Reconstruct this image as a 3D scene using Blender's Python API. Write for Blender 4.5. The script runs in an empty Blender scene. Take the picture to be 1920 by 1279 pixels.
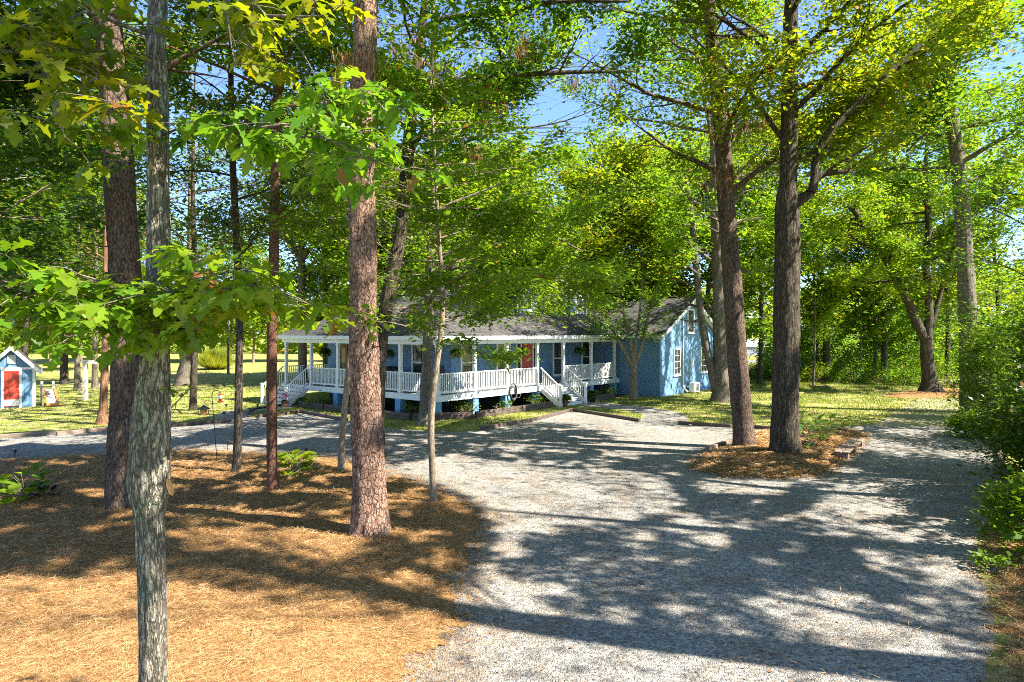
import bpy, bmesh, math, random
import numpy as np
from mathutils import Vector, Matrix, Quaternion

# ------------------------------------------------------------------ camera, sky, sun, exposure
SC = bpy.context.scene
COL = SC.collection
R = math.radians
CAMH, F, CX, HY = 3.75, 1280.0, 960.0, 624.0      # eye height (m), focal length / centre / horizon in photo pixels
cam = bpy.data.cameras.new('camera'); co = bpy.data.objects.new('camera', cam); COL.objects.link(co)
cam.sensor_width = 36; cam.lens = 24; cam.shift_y = -0.0081; cam.clip_start = 0.1; cam.clip_end = 3000
co.location = (0, 0, CAMH); co.rotation_euler = (R(90), 0, 0); SC.camera = co

SUN_AZ, SUN_EL = R(-19), R(47)                     # azimuth measured from +X
SDIR = Vector((math.cos(SUN_AZ)*math.cos(SUN_EL), math.sin(SUN_AZ)*math.cos(SUN_EL), math.sin(SUN_EL)))
W = bpy.data.worlds.new('World'); SC.world = W; W.use_nodes = True
wn = W.node_tree.nodes; bg = wn['Background']
sky = wn.new('ShaderNodeTexSky'); sky.sky_type = 'NISHITA'; sky.sun_disc = False
sky.sun_elevation = SUN_EL; sky.sun_rotation = math.pi/2 - SUN_AZ
sky.air_density = 0.62; sky.dust_density = 0.2; sky.ozone_density = 5.0
W.node_tree.links.new(sky.outputs[0], bg.inputs[0]); bg.inputs[1].default_value = 0.11
sl = bpy.data.lights.new('sun', 'SUN'); sl.energy = 5.0; sl.angle = R(0.5); sl.color = (1, 0.94, 0.83)
so = bpy.data.objects.new('sun', sl); COL.objects.link(so); so.rotation_euler = SDIR.to_track_quat('Z', 'Y').to_euler()
so.location = (20, -10, 40)
SC.view_settings.view_transform = 'Standard'; SC.view_settings.look = 'None'
SC.view_settings.exposure = 2.05; SC.view_settings.gamma = 1
cy = SC.cycles
cy.max_bounces = 9; cy.diffuse_bounces = 6; cy.glossy_bounces = 2; cy.transmission_bounces = 6; cy.transparent_max_bounces = 4
cy.filter_width = 1.0; cy.use_denoising = False
cy.caustics_reflective = False; cy.caustics_refractive = False

# ------------------------------------------------------------------ helpers
def P(px, py, Y): return Vector(((px-CX)/F*Y, Y, CAMH-(py-HY)/F*Y))
def G(px, py, z=0.0):
    Y = F*(CAMH-z)/(py-HY); return Vector(((px-CX)/F*Y, Y, z))
def XY(px, Y): return Vector(((px-CX)/F*Y, Y, 0))

class MB:
    def __init__(s): s.v = []; s.f = []; s.smooth = False
    def add(s, vs, fs):
        o = len(s.v); s.v.extend([tuple(p) for p in vs]); s.f.extend([tuple(i+o for i in f) for f in fs]); return s
    def box(s, a, b):
        x0, y0, z0 = a; x1, y1, z1 = b
        return s.add([(x0,y0,z0),(x1,y0,z0),(x1,y1,z0),(x0,y1,z0),(x0,y0,z1),(x1,y0,z1),(x1,y1,z1),(x0,y1,z1)],
                     [(3,2,1,0),(4,5,6,7),(0,1,5,4),(1,2,6,5),(2,3,7,6),(3,0,4,7)])
    def cbox(s, c, d): return s.box([c[i]-d[i]/2 for i in range(3)], [c[i]+d[i]/2 for i in range(3)])
    def beam(s, p, q, w, h, up=(0,0,1)):
        p, q = Vector(p), Vector(q); d = (q-p).normalized(); sd = d.cross(Vector(up)).normalized(); u = sd.cross(d)
        vs = [r + sd*(a*w/2) + u*(b*h/2) for r in (p, q) for a, b in ((-1,-1),(1,-1),(1,1),(-1,1))]
        return s.add(vs, [(3,2,1,0),(4,5,6,7),(0,1,5,4),(1,2,6,5),(2,3,7,6),(3,0,4,7)])
    def tube(s, pts, rad, n=6, cap=True):
        pts = [Vector(p) for p in pts]; m = len(pts)
        if not hasattr(rad, '__len__'): rad = [rad]*m
        vs = []; prev = None
        for i, p in enumerate(pts):
            t = (pts[min(i+1, m-1)]-pts[max(i-1, 0)])
            t = t.normalized() if t.length > 1e-9 else Vector((0,0,1))
            if prev is None:
                a = Vector((1,0,0)) if abs(t.x) < .9 else Vector((0,1,0)); prev = (a - t*a.dot(t)).normalized()
            else:
                prev = prev - t*prev.dot(t)
                prev = prev.normalized() if prev.length > 1e-6 else t.orthogonal().normalized()
            b = t.cross(prev)
            for k in range(n):
                an = 2*math.pi*k/n; vs.append(p + (prev*math.cos(an)+b*math.sin(an))*rad[i])
        fs = [(i*n+k, i*n+(k+1)%n, (i+1)*n+(k+1)%n, (i+1)*n+k) for i in range(m-1) for k in range(n)]
        if cap: fs += [tuple(range(n-1,-1,-1)), tuple(range((m-1)*n, m*n))]
        return s.add(vs, fs)
    def lathe(s, prof, c=(0,0,0), n=16):
        vs = [(c[0]+r*math.cos(2*math.pi*k/n), c[1]+r*math.sin(2*math.pi*k/n), c[2]+z) for r, z in prof for k in range(n)]
        m = len(prof)
        fs = [(i*n+k, i*n+(k+1)%n, (i+1)*n+(k+1)%n, (i+1)*n+k) for i in range(m-1) for k in range(n)]
        fs += [tuple(range(n-1,-1,-1)), tuple(range((m-1)*n, m*n))]
        return s.add(vs, fs)
    def build(s, name, mat, parent=None, smooth=None, bevel=0):
        me = bpy.data.meshes.new(name); me.from_pydata(s.v, [], s.f)
        if bevel:
            b = bmesh.new(); b.from_mesh(me); bmesh.ops.bevel(b, geom=b.edges[:], offset=bevel, segments=1, affect='EDGES'); b.to_mesh(me); b.free()
        me.materials.append(mat)
        if smooth or (smooth is None and s.smooth): me.polygons.foreach_set('use_smooth', [True]*len(me.polygons))
        me.update()
        return link(name, me, parent)

def link(name, me, parent=None):
    o = bpy.data.objects.new(name, me); COL.objects.link(o)
    if parent: o.parent = parent
    return o
def tag(o, label=None, cat=None, group=None, kind=None):
    if label: o['label'] = label
    if cat: o['category'] = cat
    if group: o['group'] = group
    if kind: o['kind'] = kind
    return o
def thing(name, label, cat, loc=(0,0,0), rz=0, group=None):
    o = bpy.data.objects.new(name, None); COL.objects.link(o); o.empty_display_size = .2
    o.location = loc; o.rotation_euler = (0,0,rz); return tag(o, label, cat, group)
def copy_tree(o, label, loc=None, rz=None, scale=None, parent=None):
    c = o.copy(); COL.objects.link(c)
    if parent: c.parent = parent
    if label: c['label'] = label
    if loc is not None: c.location = loc
    if rz is not None: c.rotation_euler = (0,0,rz)
    if scale is not None: c.scale = (scale,)*3 if not hasattr(scale, '__len__') else scale
    for ch in list(o.children): copy_tree(ch, None, parent=c)
    return c

def raw_mesh(name, verts, K, mat):
    """mesh of many separate K-gons from an (N*K,3) array"""
    n = len(verts)//K
    me = bpy.data.meshes.new(name); me.vertices.add(n*K); me.loops.add(n*K); me.polygons.add(n)
    me.vertices.foreach_set('co', np.ascontiguousarray(verts, dtype=np.float32).ravel())
    me.loops.foreach_set('vertex_index', np.arange(n*K, dtype=np.int32))
    me.polygons.foreach_set('loop_start', np.arange(0, n*K, K, dtype=np.int32))
    me.materials.append(mat); me.update(calc_edges=True); return me

KITE = np.array([(0,0,0),(.42,.27,.03),(1,0,-.08),(.42,-.27,.03)])
HEX = np.array([(0,0,0),(.25,.2,.03),(.62,.2,.0),(1,0,-.12),(.62,-.2,.0),(.25,-.2,.03)])
def leaf_verts(rng, pos, size, up=1.0, out=None, shape=KITE, droop=0.0):
    """leaf polygons: normals scattered about +Z by (1-up), pointing outward or at random"""
    N = len(pos)
    n = rng.normal(size=(N,3))*(.55/up); n[:,2] = np.abs(n[:,2])*.6+.75; n /= np.linalg.norm(n, axis=1)[:,None]
    a = rng.uniform(0, 2*np.pi, N); d = np.stack([np.cos(a), np.sin(a), np.zeros(N)-droop], 1)
    if out is not None: d = d*.7+out
    d -= n*(d*n).sum(1)[:,None]; d /= np.linalg.norm(d, axis=1)[:,None]+1e-9
    b = np.cross(n, d); s = size*np.clip(rng.lognormal(-.08, .33, N), .4, 1.9)
    v = pos[:,None,:] + s[:,None,None]*(shape[None,:,0:1]*d[:,None,:] + shape[None,:,1:2]*b[:,None,:] + shape[None,:,2:3]*n[:,None,:])
    return v.reshape(-1,3)

# ------------------------------------------------------------------ materials
def newmat(name):
    m = bpy.data.materials.new(name); m.use_nodes = True; nt = m.node_tree
    return m, nt, nt.nodes['Principled BSDF']
def nd(nt, t, **kw):
    n = nt.nodes.new(t)
    for k, v in kw.items():
        if k.startswith('i_'): n.inputs[k[2:].replace('_', ' ')].default_value = v
        else: setattr(n, k, v)
    return n
def ramp(nt, stops, fac=None):
    r = nt.nodes.new('ShaderNodeValToRGB'); e = r.color_ramp.elements
    while len(e) > 1: e.remove(e[-1])
    for i, (p, c) in enumerate(stops):
        x = e[0] if i == 0 else e.new(p)
        x.position = p; x.color = (*c, 1) if len(c) == 3 else c
    if fac is not None: nt.links.new(fac, r.inputs[0])
    return r
def coords(nt, scale=(1,1,1), kind='Object'):
    tc = nd(nt, 'ShaderNodeTexCoord'); mp = nd(nt, 'ShaderNodeMapping'); mp.inputs['Scale'].default_value = scale
    nt.links.new(tc.outputs[kind], mp.inputs[0]); return mp.outputs[0]
def noise(nt, vec, scale, detail=4, rough=.55):
    n = nd(nt, 'ShaderNodeTexNoise'); n.inputs['Scale'].default_value = scale; n.inputs['Detail'].default_value = detail; n.inputs['Roughness'].default_value = rough
    if vec is not None: nt.links.new(vec, n.inputs['Vector'])
    return n
def mixc(nt, fac, a, b, mode='MIX'):
    m = nd(nt, 'ShaderNodeMix', data_type='RGBA', blend_type=mode)
    for sock, v in ((m.inputs[0], fac), (m.inputs[6], a), (m.inputs[7], b)):
        if hasattr(v, 'links') or isinstance(v, bpy.types.NodeSocket): nt.links.new(v, sock)
        elif isinstance(v, (int, float)): sock.default_value = v
        else: sock.default_value = (*v, 1)
    return m.outputs[2]
def bump(nt, bsdf, h, strength=.5, dist=.02):
    b = nd(nt, 'ShaderNodeBump'); b.inputs['Strength'].default_value = strength; b.inputs['Distance'].default_value = dist
    nt.links.new(h, b.inputs['Height']); nt.links.new(b.outputs[0], bsdf.inputs['Normal'])

def plain(name, c, rough=.6, var=.15, scale=6, metal=0, bstr=0):
    m, nt, b = newmat(name); v = coords(nt)
    n = noise(nt, v, scale, 5, .6)
    d = tuple(x*(1-var) for x in c); l = tuple(min(1, x*(1+var)) for x in c)
    nt.links.new(ramp(nt, [(.3, d), (.7, l)], n.outputs[0]).outputs[0], b.inputs['Base Color'])
    b.inputs['Roughness'].default_value = rough; b.inputs['Metallic'].default_value = metal
    if bstr: bump(nt, b, noise(nt, v, scale*12, 3).outputs[0], bstr, .01)
    return m

def leafmat(name, cols, trans=(1.35, 1.25, .5), tfac=.42, rough=.45, spec=.3, clump=.5):
    m, nt, b = newmat(name)
    g = nd(nt, 'ShaderNodeNewGeometry')
    r = ramp(nt, [(.975*i/(len(cols)-1), c) for i, c in enumerate(cols)]+([(.985, (.20,.11,.03)), (1, (.26,.13,.05))] if cols[0][1] > cols[0][0]*1.3 else []), g.outputs['Random Per Island'])
    n = noise(nt, coords(nt), clump, 2)
    cr = ramp(nt, [(.35, (.8,.84,.85)), (.65, (1.18,1.1,1.0))], n.outputs[0])
    c = mixc(nt, 1.0, r.outputs[0], cr.outputs[0], 'MULTIPLY')
    oi = nd(nt, 'ShaderNodeObjectInfo'); c = mixc(nt, 1.0, c, ramp(nt, [(0,(1.22,1.02,.85)),(.5,(.98,1,.95)),(1,(.78,.93,1.15))], oi.outputs['Random']).outputs[0], 'MULTIPLY')
    nt.links.new(c, b.inputs['Base Color']); b.inputs['Roughness'].default_value = rough
    b.inputs['Specular IOR Level'].default_value = spec
    t = nd(nt, 'ShaderNodeBsdfTranslucent')
    nt.links.new(mixc(nt, 1.0, c, tuple(x for x in trans), 'MULTIPLY'), t.inputs[0])
    mx = nd(nt, 'ShaderNodeMixShader'); mx.inputs[0].default_value = tfac
    nt.links.new(b.outputs[0], mx.inputs[1]); nt.links.new(t.outputs[0], mx.inputs[2])
    nt.links.new(mx.outputs[0], nt.nodes['Material Output'].inputs[0]); return m

LEAF = {
 'oak':   leafmat('oak_leaf', [(.08,.18,.012),(.11,.23,.016),(.14,.26,.018),(.19,.28,.022)], (1.65,1.5,.5), .52, .32, .45),
 'olive': leafmat('backlit_oak_leaf', [(.10,.17,.010),(.13,.19,.013),(.16,.21,.015),(.20,.22,.018)], (1.8,1.55,.4), .55, .35, .4),  # same oak leaf, yellowed: backlight painted into the upper boughs
 'mid':   leafmat('mid_leaf', [(.075,.155,.012),(.10,.20,.016),(.125,.235,.018),(.17,.26,.022)], (1.8,1.6,.5), .6),
 'dark':  leafmat('dark_leaf', [(.045,.105,.012),(.06,.13,.016),(.08,.16,.018),(.10,.175,.022)], (1.75,1.6,.5), .52, .35, .5),
 'yel':   leafmat('yellow_leaf', [(.09,.185,.012),(.125,.23,.016),(.165,.265,.02),(.22,.29,.03)], (1.7,1.5,.5), .6),
 'maple': leafmat('maple_leaf', [(.10,.21,.012),(.13,.25,.018),(.16,.28,.022),(.21,.31,.03)], (1.7,1.5,.5), .6),
 'gloss': leafmat('glossy_leaf', [(.05,.12,.014),(.075,.16,.018),(.10,.19,.02),(.14,.22,.03)], (1.6,1.5,.5), .45, .3, .6),
 'fern':  leafmat('fern_leaf', [(.03,.08,.012),(.06,.13,.016),(.10,.18,.02)], (1.6,1.5,.5), .35),
 'burg':  leafmat('burgundy_leaf', [(.025,.006,.010),(.05,.012,.015)], (1.6,.8,.6), .2, .3, .5),
 'deadn': leafmat('dead_needle', [(.16,.08,.035),(.28,.15,.07),(.38,.24,.13)], (1.2,1.0,.7), .25, .7, .2),
 'pink':  leafmat('pink_petal', [(.5,.05,.25),(.7,.12,.4)], (1.2,.8,.9), .3),
 'grass': leafmat('grass_blade', [(.07,.14,.016),(.13,.19,.025),(.22,.25,.045),(.34,.31,.10)], (1.3,1.2,.5), .35, .6, .2),
 'lime':  leafmat('lime_grass', [(.20,.26,.03),(.32,.36,.05),(.42,.42,.08)], (1.3,1.2,.6), .4),
}

def barkmat(name, dark, mid, light, vs=(9,9,3.2), plate=1.0, lichen=None, edge=(.0,.28), bstr=.8, lich_lo=.52, warp=.55):
    m, nt, b = newmat(name); v = coords(nt, vs)
    wn_ = noise(nt, v, .9, 5, .65); wv = mixc(nt, warp, v, wn_.outputs['Color'], 'ADD')
    vo = nd(nt, 'ShaderNodeTexVoronoi', feature='DISTANCE_TO_EDGE'); vo.inputs['Scale'].default_value = plate; nt.links.new(wv, vo.inputs['Vector'])
    vc = nd(nt, 'ShaderNodeTexVoronoi', feature='F1'); vc.inputs['Scale'].default_value = plate*1.7; nt.links.new(wv, vc.inputs['Vector'])
    v2 = nd(nt, 'ShaderNodeTexVoronoi', feature='DISTANCE_TO_EDGE'); v2.inputs['Scale'].default_value = plate*2.1; nt.links.new(wv, v2.inputs['Vector'])
    fine = noise(nt, v, 3.5, 8, .7)
    big = noise(nt, coords(nt, (1,1,.4)), 1.6, 3)
    ea = nd(nt, 'ShaderNodeMath', operation='MULTIPLY_ADD'); nt.links.new(fine.outputs[0], ea.inputs[0]); ea.inputs[1].default_value = -.16; nt.links.new(vo.outputs['Distance'], ea.inputs[2])
    ec = nd(nt, 'ShaderNodeMath', operation='ADD'); nt.links.new(ea.outputs[0], ec.inputs[0]); ec.inputs[1].default_value = .08
    cm = noise(nt, v, .8, 4, .6); cr_ = ramp(nt, [(.40, (0,0,0)), (.62, (.75,.75,.75))], cm.outputs[0])      # cracks come and go
    e = ramp(nt, [(edge[0], (0,0,0)), (edge[1], (1,1,1))], ec.outputs[0]); e_ = mixc(nt, cr_.outputs[0], e.outputs[0], (1,1,1))
    e2 = ramp(nt, [(.0, (.45,.45,.45)), (.09, (1,1,1))], v2.outputs['Distance'])
    pc = ramp(nt, [(.15, mid), (.85, light)], nd_sep(nt, vc.outputs['Color']))
    pc2 = mixc(nt, .5, pc.outputs[0], ramp(nt, [(.3, dark), (.5, mid), (.72, light)], fine.outputs[0]).outputs[0])
    pc2 = mixc(nt, 1.0, pc2, e2.outputs[0], 'MULTIPLY')
    pc3 = mixc(nt, 1.0, pc2, ramp(nt, [(.3, (.75,.75,.75)), (.7, (1.15,1.15,1.15))], big.outputs[0]).outputs[0], 'MULTIPLY')
    c = mixc(nt, e_, dark, pc3)
    if lichen:
        ln = noise(nt, coords(nt, (1,1,.7)), 4.5, 8, .75)
        lf = ramp(nt, [(lich_lo, (0,0,0)), (lich_lo+.1, (1,1,1))], ln.outputs[0])
        l2 = mixc(nt, fine.outputs[0], tuple(x*.5 for x in lichen), tuple(x*1.4 for x in lichen))
        lf2 = nd(nt, 'ShaderNodeMath', operation='MULTIPLY'); nt.links.new(lf.outputs[0], lf2.inputs[0]); lf2.inputs[1].default_value = .85
        c = mixc(nt, lf2.outputs[0], c, l2)
    nt.links.new(c, b.inputs['Base Color']); b.inputs['Roughness'].default_value = .9; b.inputs['Specular IOR Level'].default_value = .2
    h = nd(nt, 'ShaderNodeMath', operation='MULTIPLY_ADD'); nt.links.new(fine.outputs[0], h.inputs[0]); h.inputs[1].default_value = .6; nt.links.new(e_, h.inputs[2])
    h2 = nd(nt, 'ShaderNodeMath', operation='MULTIPLY_ADD'); nt.links.new(e2.outputs[0], h2.inputs[0]); h2.inputs[1].default_value = .5; nt.links.new(h.outputs[0], h2.inputs[2])
    bump(nt, b, h2.outputs[0], bstr, .03); return m
def ridgebark(name, dark, mid, light, vs=(26,26,4.5), lichen=None, lich_lo=.56, bstr=.9, fleck=None, w=.2):
    m, nt, b = newmat(name); v = coords(nt, vs); wv = mixc(nt, .6, v, noise(nt, v, .45, 4).outputs['Color'], 'ADD')
    def furrow(scale, lo, hi):
        n = noise(nt, wv, scale, 3, .5); a = nd(nt, 'ShaderNodeMath', operation='SUBTRACT'); nt.links.new(n.outputs[0], a.inputs[0]); a.inputs[1].default_value = .5
        c = nd(nt, 'ShaderNodeMath', operation='ABSOLUTE'); nt.links.new(a.outputs[0], c.inputs[0]); return ramp(nt, [(lo, (0,0,0)), (hi, (1,1,1))], c.outputs[0])
    f1, f2 = furrow(.8, .0, w*.5), furrow(1.9, .0, w*.35); fine = noise(nt, v, 3.0, 8, .72); big = noise(nt, coords(nt, (1,1,.5)), 2.0, 4)
    e = mixc(nt, 1.0, f1.outputs[0], mixc(nt, .45, (1,1,1), f2.outputs[0]), 'MULTIPLY')
    pc = ramp(nt, [(.28, dark), (.48, mid), (.70, light)], fine.outputs[0])
    pc3 = mixc(nt, 1.0, pc.outputs[0], ramp(nt, [(.3, (.72,.72,.72)), (.7, (1.2,1.18,1.15))], big.outputs[0]).outputs[0], 'MULTIPLY')
    if lichen:
        ln = noise(nt, coords(nt, (1,1,.6)), 2.6, 9, .74); lf = ramp(nt, [(lich_lo, (0,0,0)), (lich_lo+.08, (.9,.9,.9))], ln.outputs[0])
        pc3 = mixc(nt, lf.outputs[0], pc3, mixc(nt, fine.outputs[0], tuple(x*.55 for x in lichen), tuple(x*1.35 for x in lichen)))
    if fleck:
        fn = noise(nt, coords(nt, (30,30,11)), 1.0, 3, .6); ff = ramp(nt, [(.64, (0,0,0)), (.69, (.9,.9,.9))], fn.outputs[0]); pc3 = mixc(nt, ff.outputs[0], pc3, fleck)
    c = mixc(nt, e, dark, pc3)
    nt.links.new(c, b.inputs['Base Color']); b.inputs['Roughness'].default_value = .9; b.inputs['Specular IOR Level'].default_value = .2
    h = nd(nt, 'ShaderNodeMath', operation='MULTIPLY_ADD'); nt.links.new(fine.outputs[0], h.inputs[0]); h.inputs[1].default_value = .5; nt.links.new(e, h.inputs[2])
    bump(nt, b, h.outputs[0], bstr, .025); return m
def nd_sep(nt, c):
    s = nd(nt, 'ShaderNodeSeparateColor'); nt.links.new(c, s.inputs[0]); return s.outputs[0]

BARK = {
 'pine': barkmat('pine_bark', (.055,.027,.017), (.26,.14,.088), (.54,.38,.29), (18,18,8), .9, edge=(.0,.13), bstr=1.0),
 'redpine': barkmat('red_pine_bark', (.05,.022,.014), (.19,.085,.05), (.34,.19,.12), (26,26,11), 1.0, edge=(.0,.12)),
 'darkpine': barkmat('dark_pine_bark', (.033,.022,.016), (.125,.08,.055), (.28,.205,.155), (20,20,6.5), .9, edge=(.0,.16)),
 'oak': ridgebark('oak_bark', (.028,.022,.016), (.11,.085,.06), (.28,.24,.18), (22,22,3.6)),
 'lichen': ridgebark('lichen_oak_bark', (.06,.05,.034), (.32,.28,.21), (.72,.68,.58), (30,30,7), (.32,.45,.32), .535, w=.24),
 'grey': ridgebark('grey_bark', (.08,.065,.048), (.19,.16,.12), (.36,.32,.26), (18,18,4), bstr=.5),
 'smooth': ridgebark('smooth_bark', (.15,.115,.075), (.28,.22,.155), (.42,.35,.26), (14,14,5), bstr=.25),
 'cedar': ridgebark('cedar_bark', (.12,.055,.03), (.32,.17,.095), (.48,.30,.18), (26,26,1.6), bstr=.5),
}

def gravelmat():
    m, nt, b = newmat('gravel_stone'); v = coords(nt)
    vo = nd(nt, 'ShaderNodeTexVoronoi', feature='F1'); vo.inputs['Scale'].default_value = 26; nt.links.new(v, vo.inputs['Vector'])
    v2 = nd(nt, 'ShaderNodeTexVoronoi', feature='F1'); v2.inputs['Scale'].default_value = 60; nt.links.new(v, v2.inputs['Vector'])
    c1 = ramp(nt, [(0,(.06,.063,.07)),(.25,(.17,.175,.183)),(.6,(.30,.298,.295)),(.9,(.44,.425,.40)),(1,(.58,.56,.53))], nd_sep(nt, vo.outputs['Color']))
    c2 = ramp(nt, [(0,(.07,.073,.08)),(.5,(.25,.25,.253)),(1,(.46,.445,.43))], nd_sep(nt, v2.outputs['Color']))
    c = mixc(nt, .4, c1.outputs[0], c2.outputs[0])
    ln = noise(nt, v, .9, 6, .7)          # drifts of brown litter
    lf = ramp(nt, [(.47,(0,0,0)),(.72,(.6,.6,.6))], ln.outputs[0])
    c = mixc(nt, lf.outputs[0], c, (.20,.14,.09))
    c = mixc(nt, 1.0, c, ramp(nt, [(.3,(.80,.76,.70)),(.7,(1.16,1.11,1.0))], noise(nt, coords(nt,(1,.6,1)), .45, 5, .6).outputs[0]).outputs[0], 'MULTIPLY')
    nt.links.new(c, b.inputs['Base Color']); b.inputs['Roughness'].default_value = .95; b.inputs['Specular IOR Level'].default_value = .15
    a = nd(nt, 'ShaderNodeMath', operation='ADD'); nt.links.new(vo.outputs['Distance'], a.inputs[0]); nt.links.new(v2.outputs['Distance'], a.inputs[1])
    iv = nd(nt, 'ShaderNodeMath', operation='MULTIPLY'); nt.links.new(a.outputs[0], iv.inputs[0]); iv.inputs[1].default_value = -1
    bump(nt, b, iv.outputs[0], .75, .025); return m
def grassmat():
    m, nt, b = newmat('lawn_ground'); v = coords(nt)
    n1 = noise(nt, v, .35, 5, .6); n2 = noise(nt, v, 9, 5, .7); n3 = noise(nt, v, 1.3, 4)
    g = ramp(nt, [(.25,(.075,.115,.02)),(.5,(.185,.21,.04)),(.8,(.34,.33,.085))], n2.outputs[0])
    s = ramp(nt, [(.3,(.22,.16,.08)),(.7,(.46,.38,.21))], n2.outputs[0])
    f = ramp(nt, [(.45,(0,0,0)),(.62,(.9,.9,.9))], n3.outputs[0])
    c = mixc(nt, f.outputs[0], g.outputs[0], s.outputs[0])
    c = mixc(nt, 1.0, c, ramp(nt, [(.3,(.8,.85,.8)),(.7,(1.2,1.15,1.0))], n1.outputs[0]).outputs[0], 'MULTIPLY')
    nt.links.new(c, b.inputs['Base Color']); b.inputs['Roughness'].default_value = .95; b.inputs['Specular IOR Level'].default_value = .1
    bump(nt, b, n2.outputs[0], .6, .05); return m
def strawmat():
    m, nt, b = newmat('pine_straw_mat'); v = coords(nt)
    n1 = noise(nt, v, 14, 6, .75); n2 = noise(nt, v, 1.4, 4); n3 = noise(nt, coords(nt, (60,9,1)), 1.5, 4, .7)
    c = ramp(nt, [(.30,(.05,.022,.009)),(.45,(.22,.115,.042)),(.6,(.39,.21,.077)),(.8,(.54,.34,.15))], n1.outputs[0])
    c2 = mixc(nt, .5, c.outputs[0], ramp(nt, [(.3,(.11,.05,.018)),(.7,(.44,.25,.095))], n3.outputs[0]).outputs[0])
    c3 = mixc(nt, 1.0, c2, ramp(nt, [(.3,(.75,.72,.7)),(.7,(1.15,1.15,1.15))], n2.outputs[0]).outputs[0], 'MULTIPLY')
    nt.links.new(c3, b.inputs['Base Color']); b.inputs['Roughness'].default_value = .9; b.inputs['Specular IOR Level'].default_value = .15
    bump(nt, b, n1.outputs[0], .8, .04)
    at = nd(nt, 'ShaderNodeAttribute', attribute_name='inner'); en = noise(nt, v, 5, 6, .75)
    ad = nd(nt, 'ShaderNodeMath', operation='ADD'); nt.links.new(at.outputs['Fac'], ad.inputs[0]); nt.links.new(en.outputs[0], ad.inputs[1])
    nt.links.new(ramp(nt, [(.62,(0,0,0)),(.66,(1,1,1))], ad.outputs[0]).outputs[0], b.inputs['Alpha']); return m
def needlemat():
    m, nt, b = newmat('straw_needle'); g = nd(nt, 'ShaderNodeNewGeometry')
    r = ramp(nt, [(0,(.06,.026,.011)),(.25,(.22,.105,.038)),(.6,(.43,.23,.08)),(.85,(.60,.39,.175)),(1,(.72,.55,.31))], g.outputs['Random Per Island'])
    nt.links.new(r.outputs[0], b.inputs['Base Color']); b.inputs['Roughness'].default_value = .6; b.inputs['Specular IOR Level'].default_value = .25; return m
def shinglemat():
    m, nt, b = newmat('roof_shingle'); v = coords(nt)
    bt = nd(nt, 'ShaderNodeTexBrick'); bt.inputs['Scale'].default_value = 1; bt.inputs['Brick Width'].default_value = .33; bt.inputs['Row Height'].default_value = .075
    bt.inputs['Mortar Size'].default_value = .008; bt.inputs['Bias'].default_value = 0
    bt.inputs['Color1'].default_value = (.032,.030,.032,1); bt.inputs['Color2'].default_value = (.082,.075,.071,1); bt.inputs['Mortar'].default_value = (.02,.019,.019,1)
    # shingle courses follow height on every slope
    sx = nd(nt, 'ShaderNodeSeparateXYZ'); nt.links.new(v, sx.inputs[0])
    ad = nd(nt, 'ShaderNodeMath', operation='ADD'); nt.links.new(sx.outputs[0], ad.inputs[0]); nt.links.new(sx.outputs[1], ad.inputs[1])
    cb = nd(nt, 'ShaderNodeCombineXYZ'); nt.links.new(ad.outputs[0], cb.inputs[0]); nt.links.new(sx.outputs[2], cb.inputs[1]); nt.links.new(cb.outputs[0], bt.inputs['Vector'])
    n = noise(nt, v, 1.2, 5, .65)
    c = mixc(nt, 1.0, bt.outputs[0], ramp(nt, [(.3,(.75,.75,.78)),(.7,(1.25,1.2,1.15))], n.outputs[0]).outputs[0], 'MULTIPLY')
    nt.links.new(c, b.inputs['Base Color']); b.inputs['Roughness'].default_value = .9
    bump(nt, b, bt.outputs['Fac'], -.4, .01); return m
def wallmat():
    m, nt, b = newmat('blue_stucco'); v = coords(nt)
    n = noise(nt, v, .9, 5, .6); n2 = noise(nt, v, 30, 4)
    bt = nd(nt, 'ShaderNodeTexBrick'); bt.inputs['Scale'].default_value = 1; bt.inputs['Brick Width'].default_value = .4; bt.inputs['Row Height'].default_value = .2; bt.inputs['Mortar Size'].default_value = .006
    sx = nd(nt, 'ShaderNodeSeparateXYZ'); nt.links.new(v, sx.inputs[0])
    ad = nd(nt, 'ShaderNodeMath', operation='ADD'); nt.links.new(sx.outputs[0], ad.inputs[0]); nt.links.new(sx.outputs[1], ad.inputs[1])
    cb = nd(nt, 'ShaderNodeCombineXYZ'); nt.links.new(ad.outputs[0], cb.inputs[0]); nt.links.new(sx.outputs[2], cb.inputs[1]); nt.links.new(cb.outputs[0], bt.inputs['Vector'])
    c = ramp(nt, [(.25,(.095,.195,.315)),(.75,(.135,.255,.39))], n.outputs[0])
    nt.links.new(c.outputs[0], b.inputs['Base Color']); b.inputs['Roughness'].default_value = .75
    h = nd(nt, 'ShaderNodeMath', operation='MULTIPLY_ADD'); nt.links.new(bt.outputs['Fac'], h.inputs[0]); h.inputs[1].default_value = -.6; nt.links.new(n2.outputs[0], h.inputs[2])
    bump(nt, b, h.outputs[0], .35, .01); return m
def glassmat():
    m, nt, b = newmat('window_glass')
    b.inputs['Base Color'].default_value = (.035,.042,.04,1); b.inputs['Roughness'].default_value = .04; b.inputs['Specular IOR Level'].default_value = .9
    n = noise(nt, coords(nt), 1.5, 1); bump(nt, b, n.outputs[0], .05, .02); return m
def woodmat(name, a, c, scale=(3,30,30)):
    m, nt, b = newmat(name); n = noise(nt, coords(nt, scale), 1.2, 5, .65)
    nt.links.new(ramp(nt, [(.3,a),(.7,c)], n.outputs[0]).outputs[0], b.inputs['Base Color']); b.inputs['Roughness'].default_value = .85
    bump(nt, b, n.outputs[0], .4, .01); return m

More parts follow.
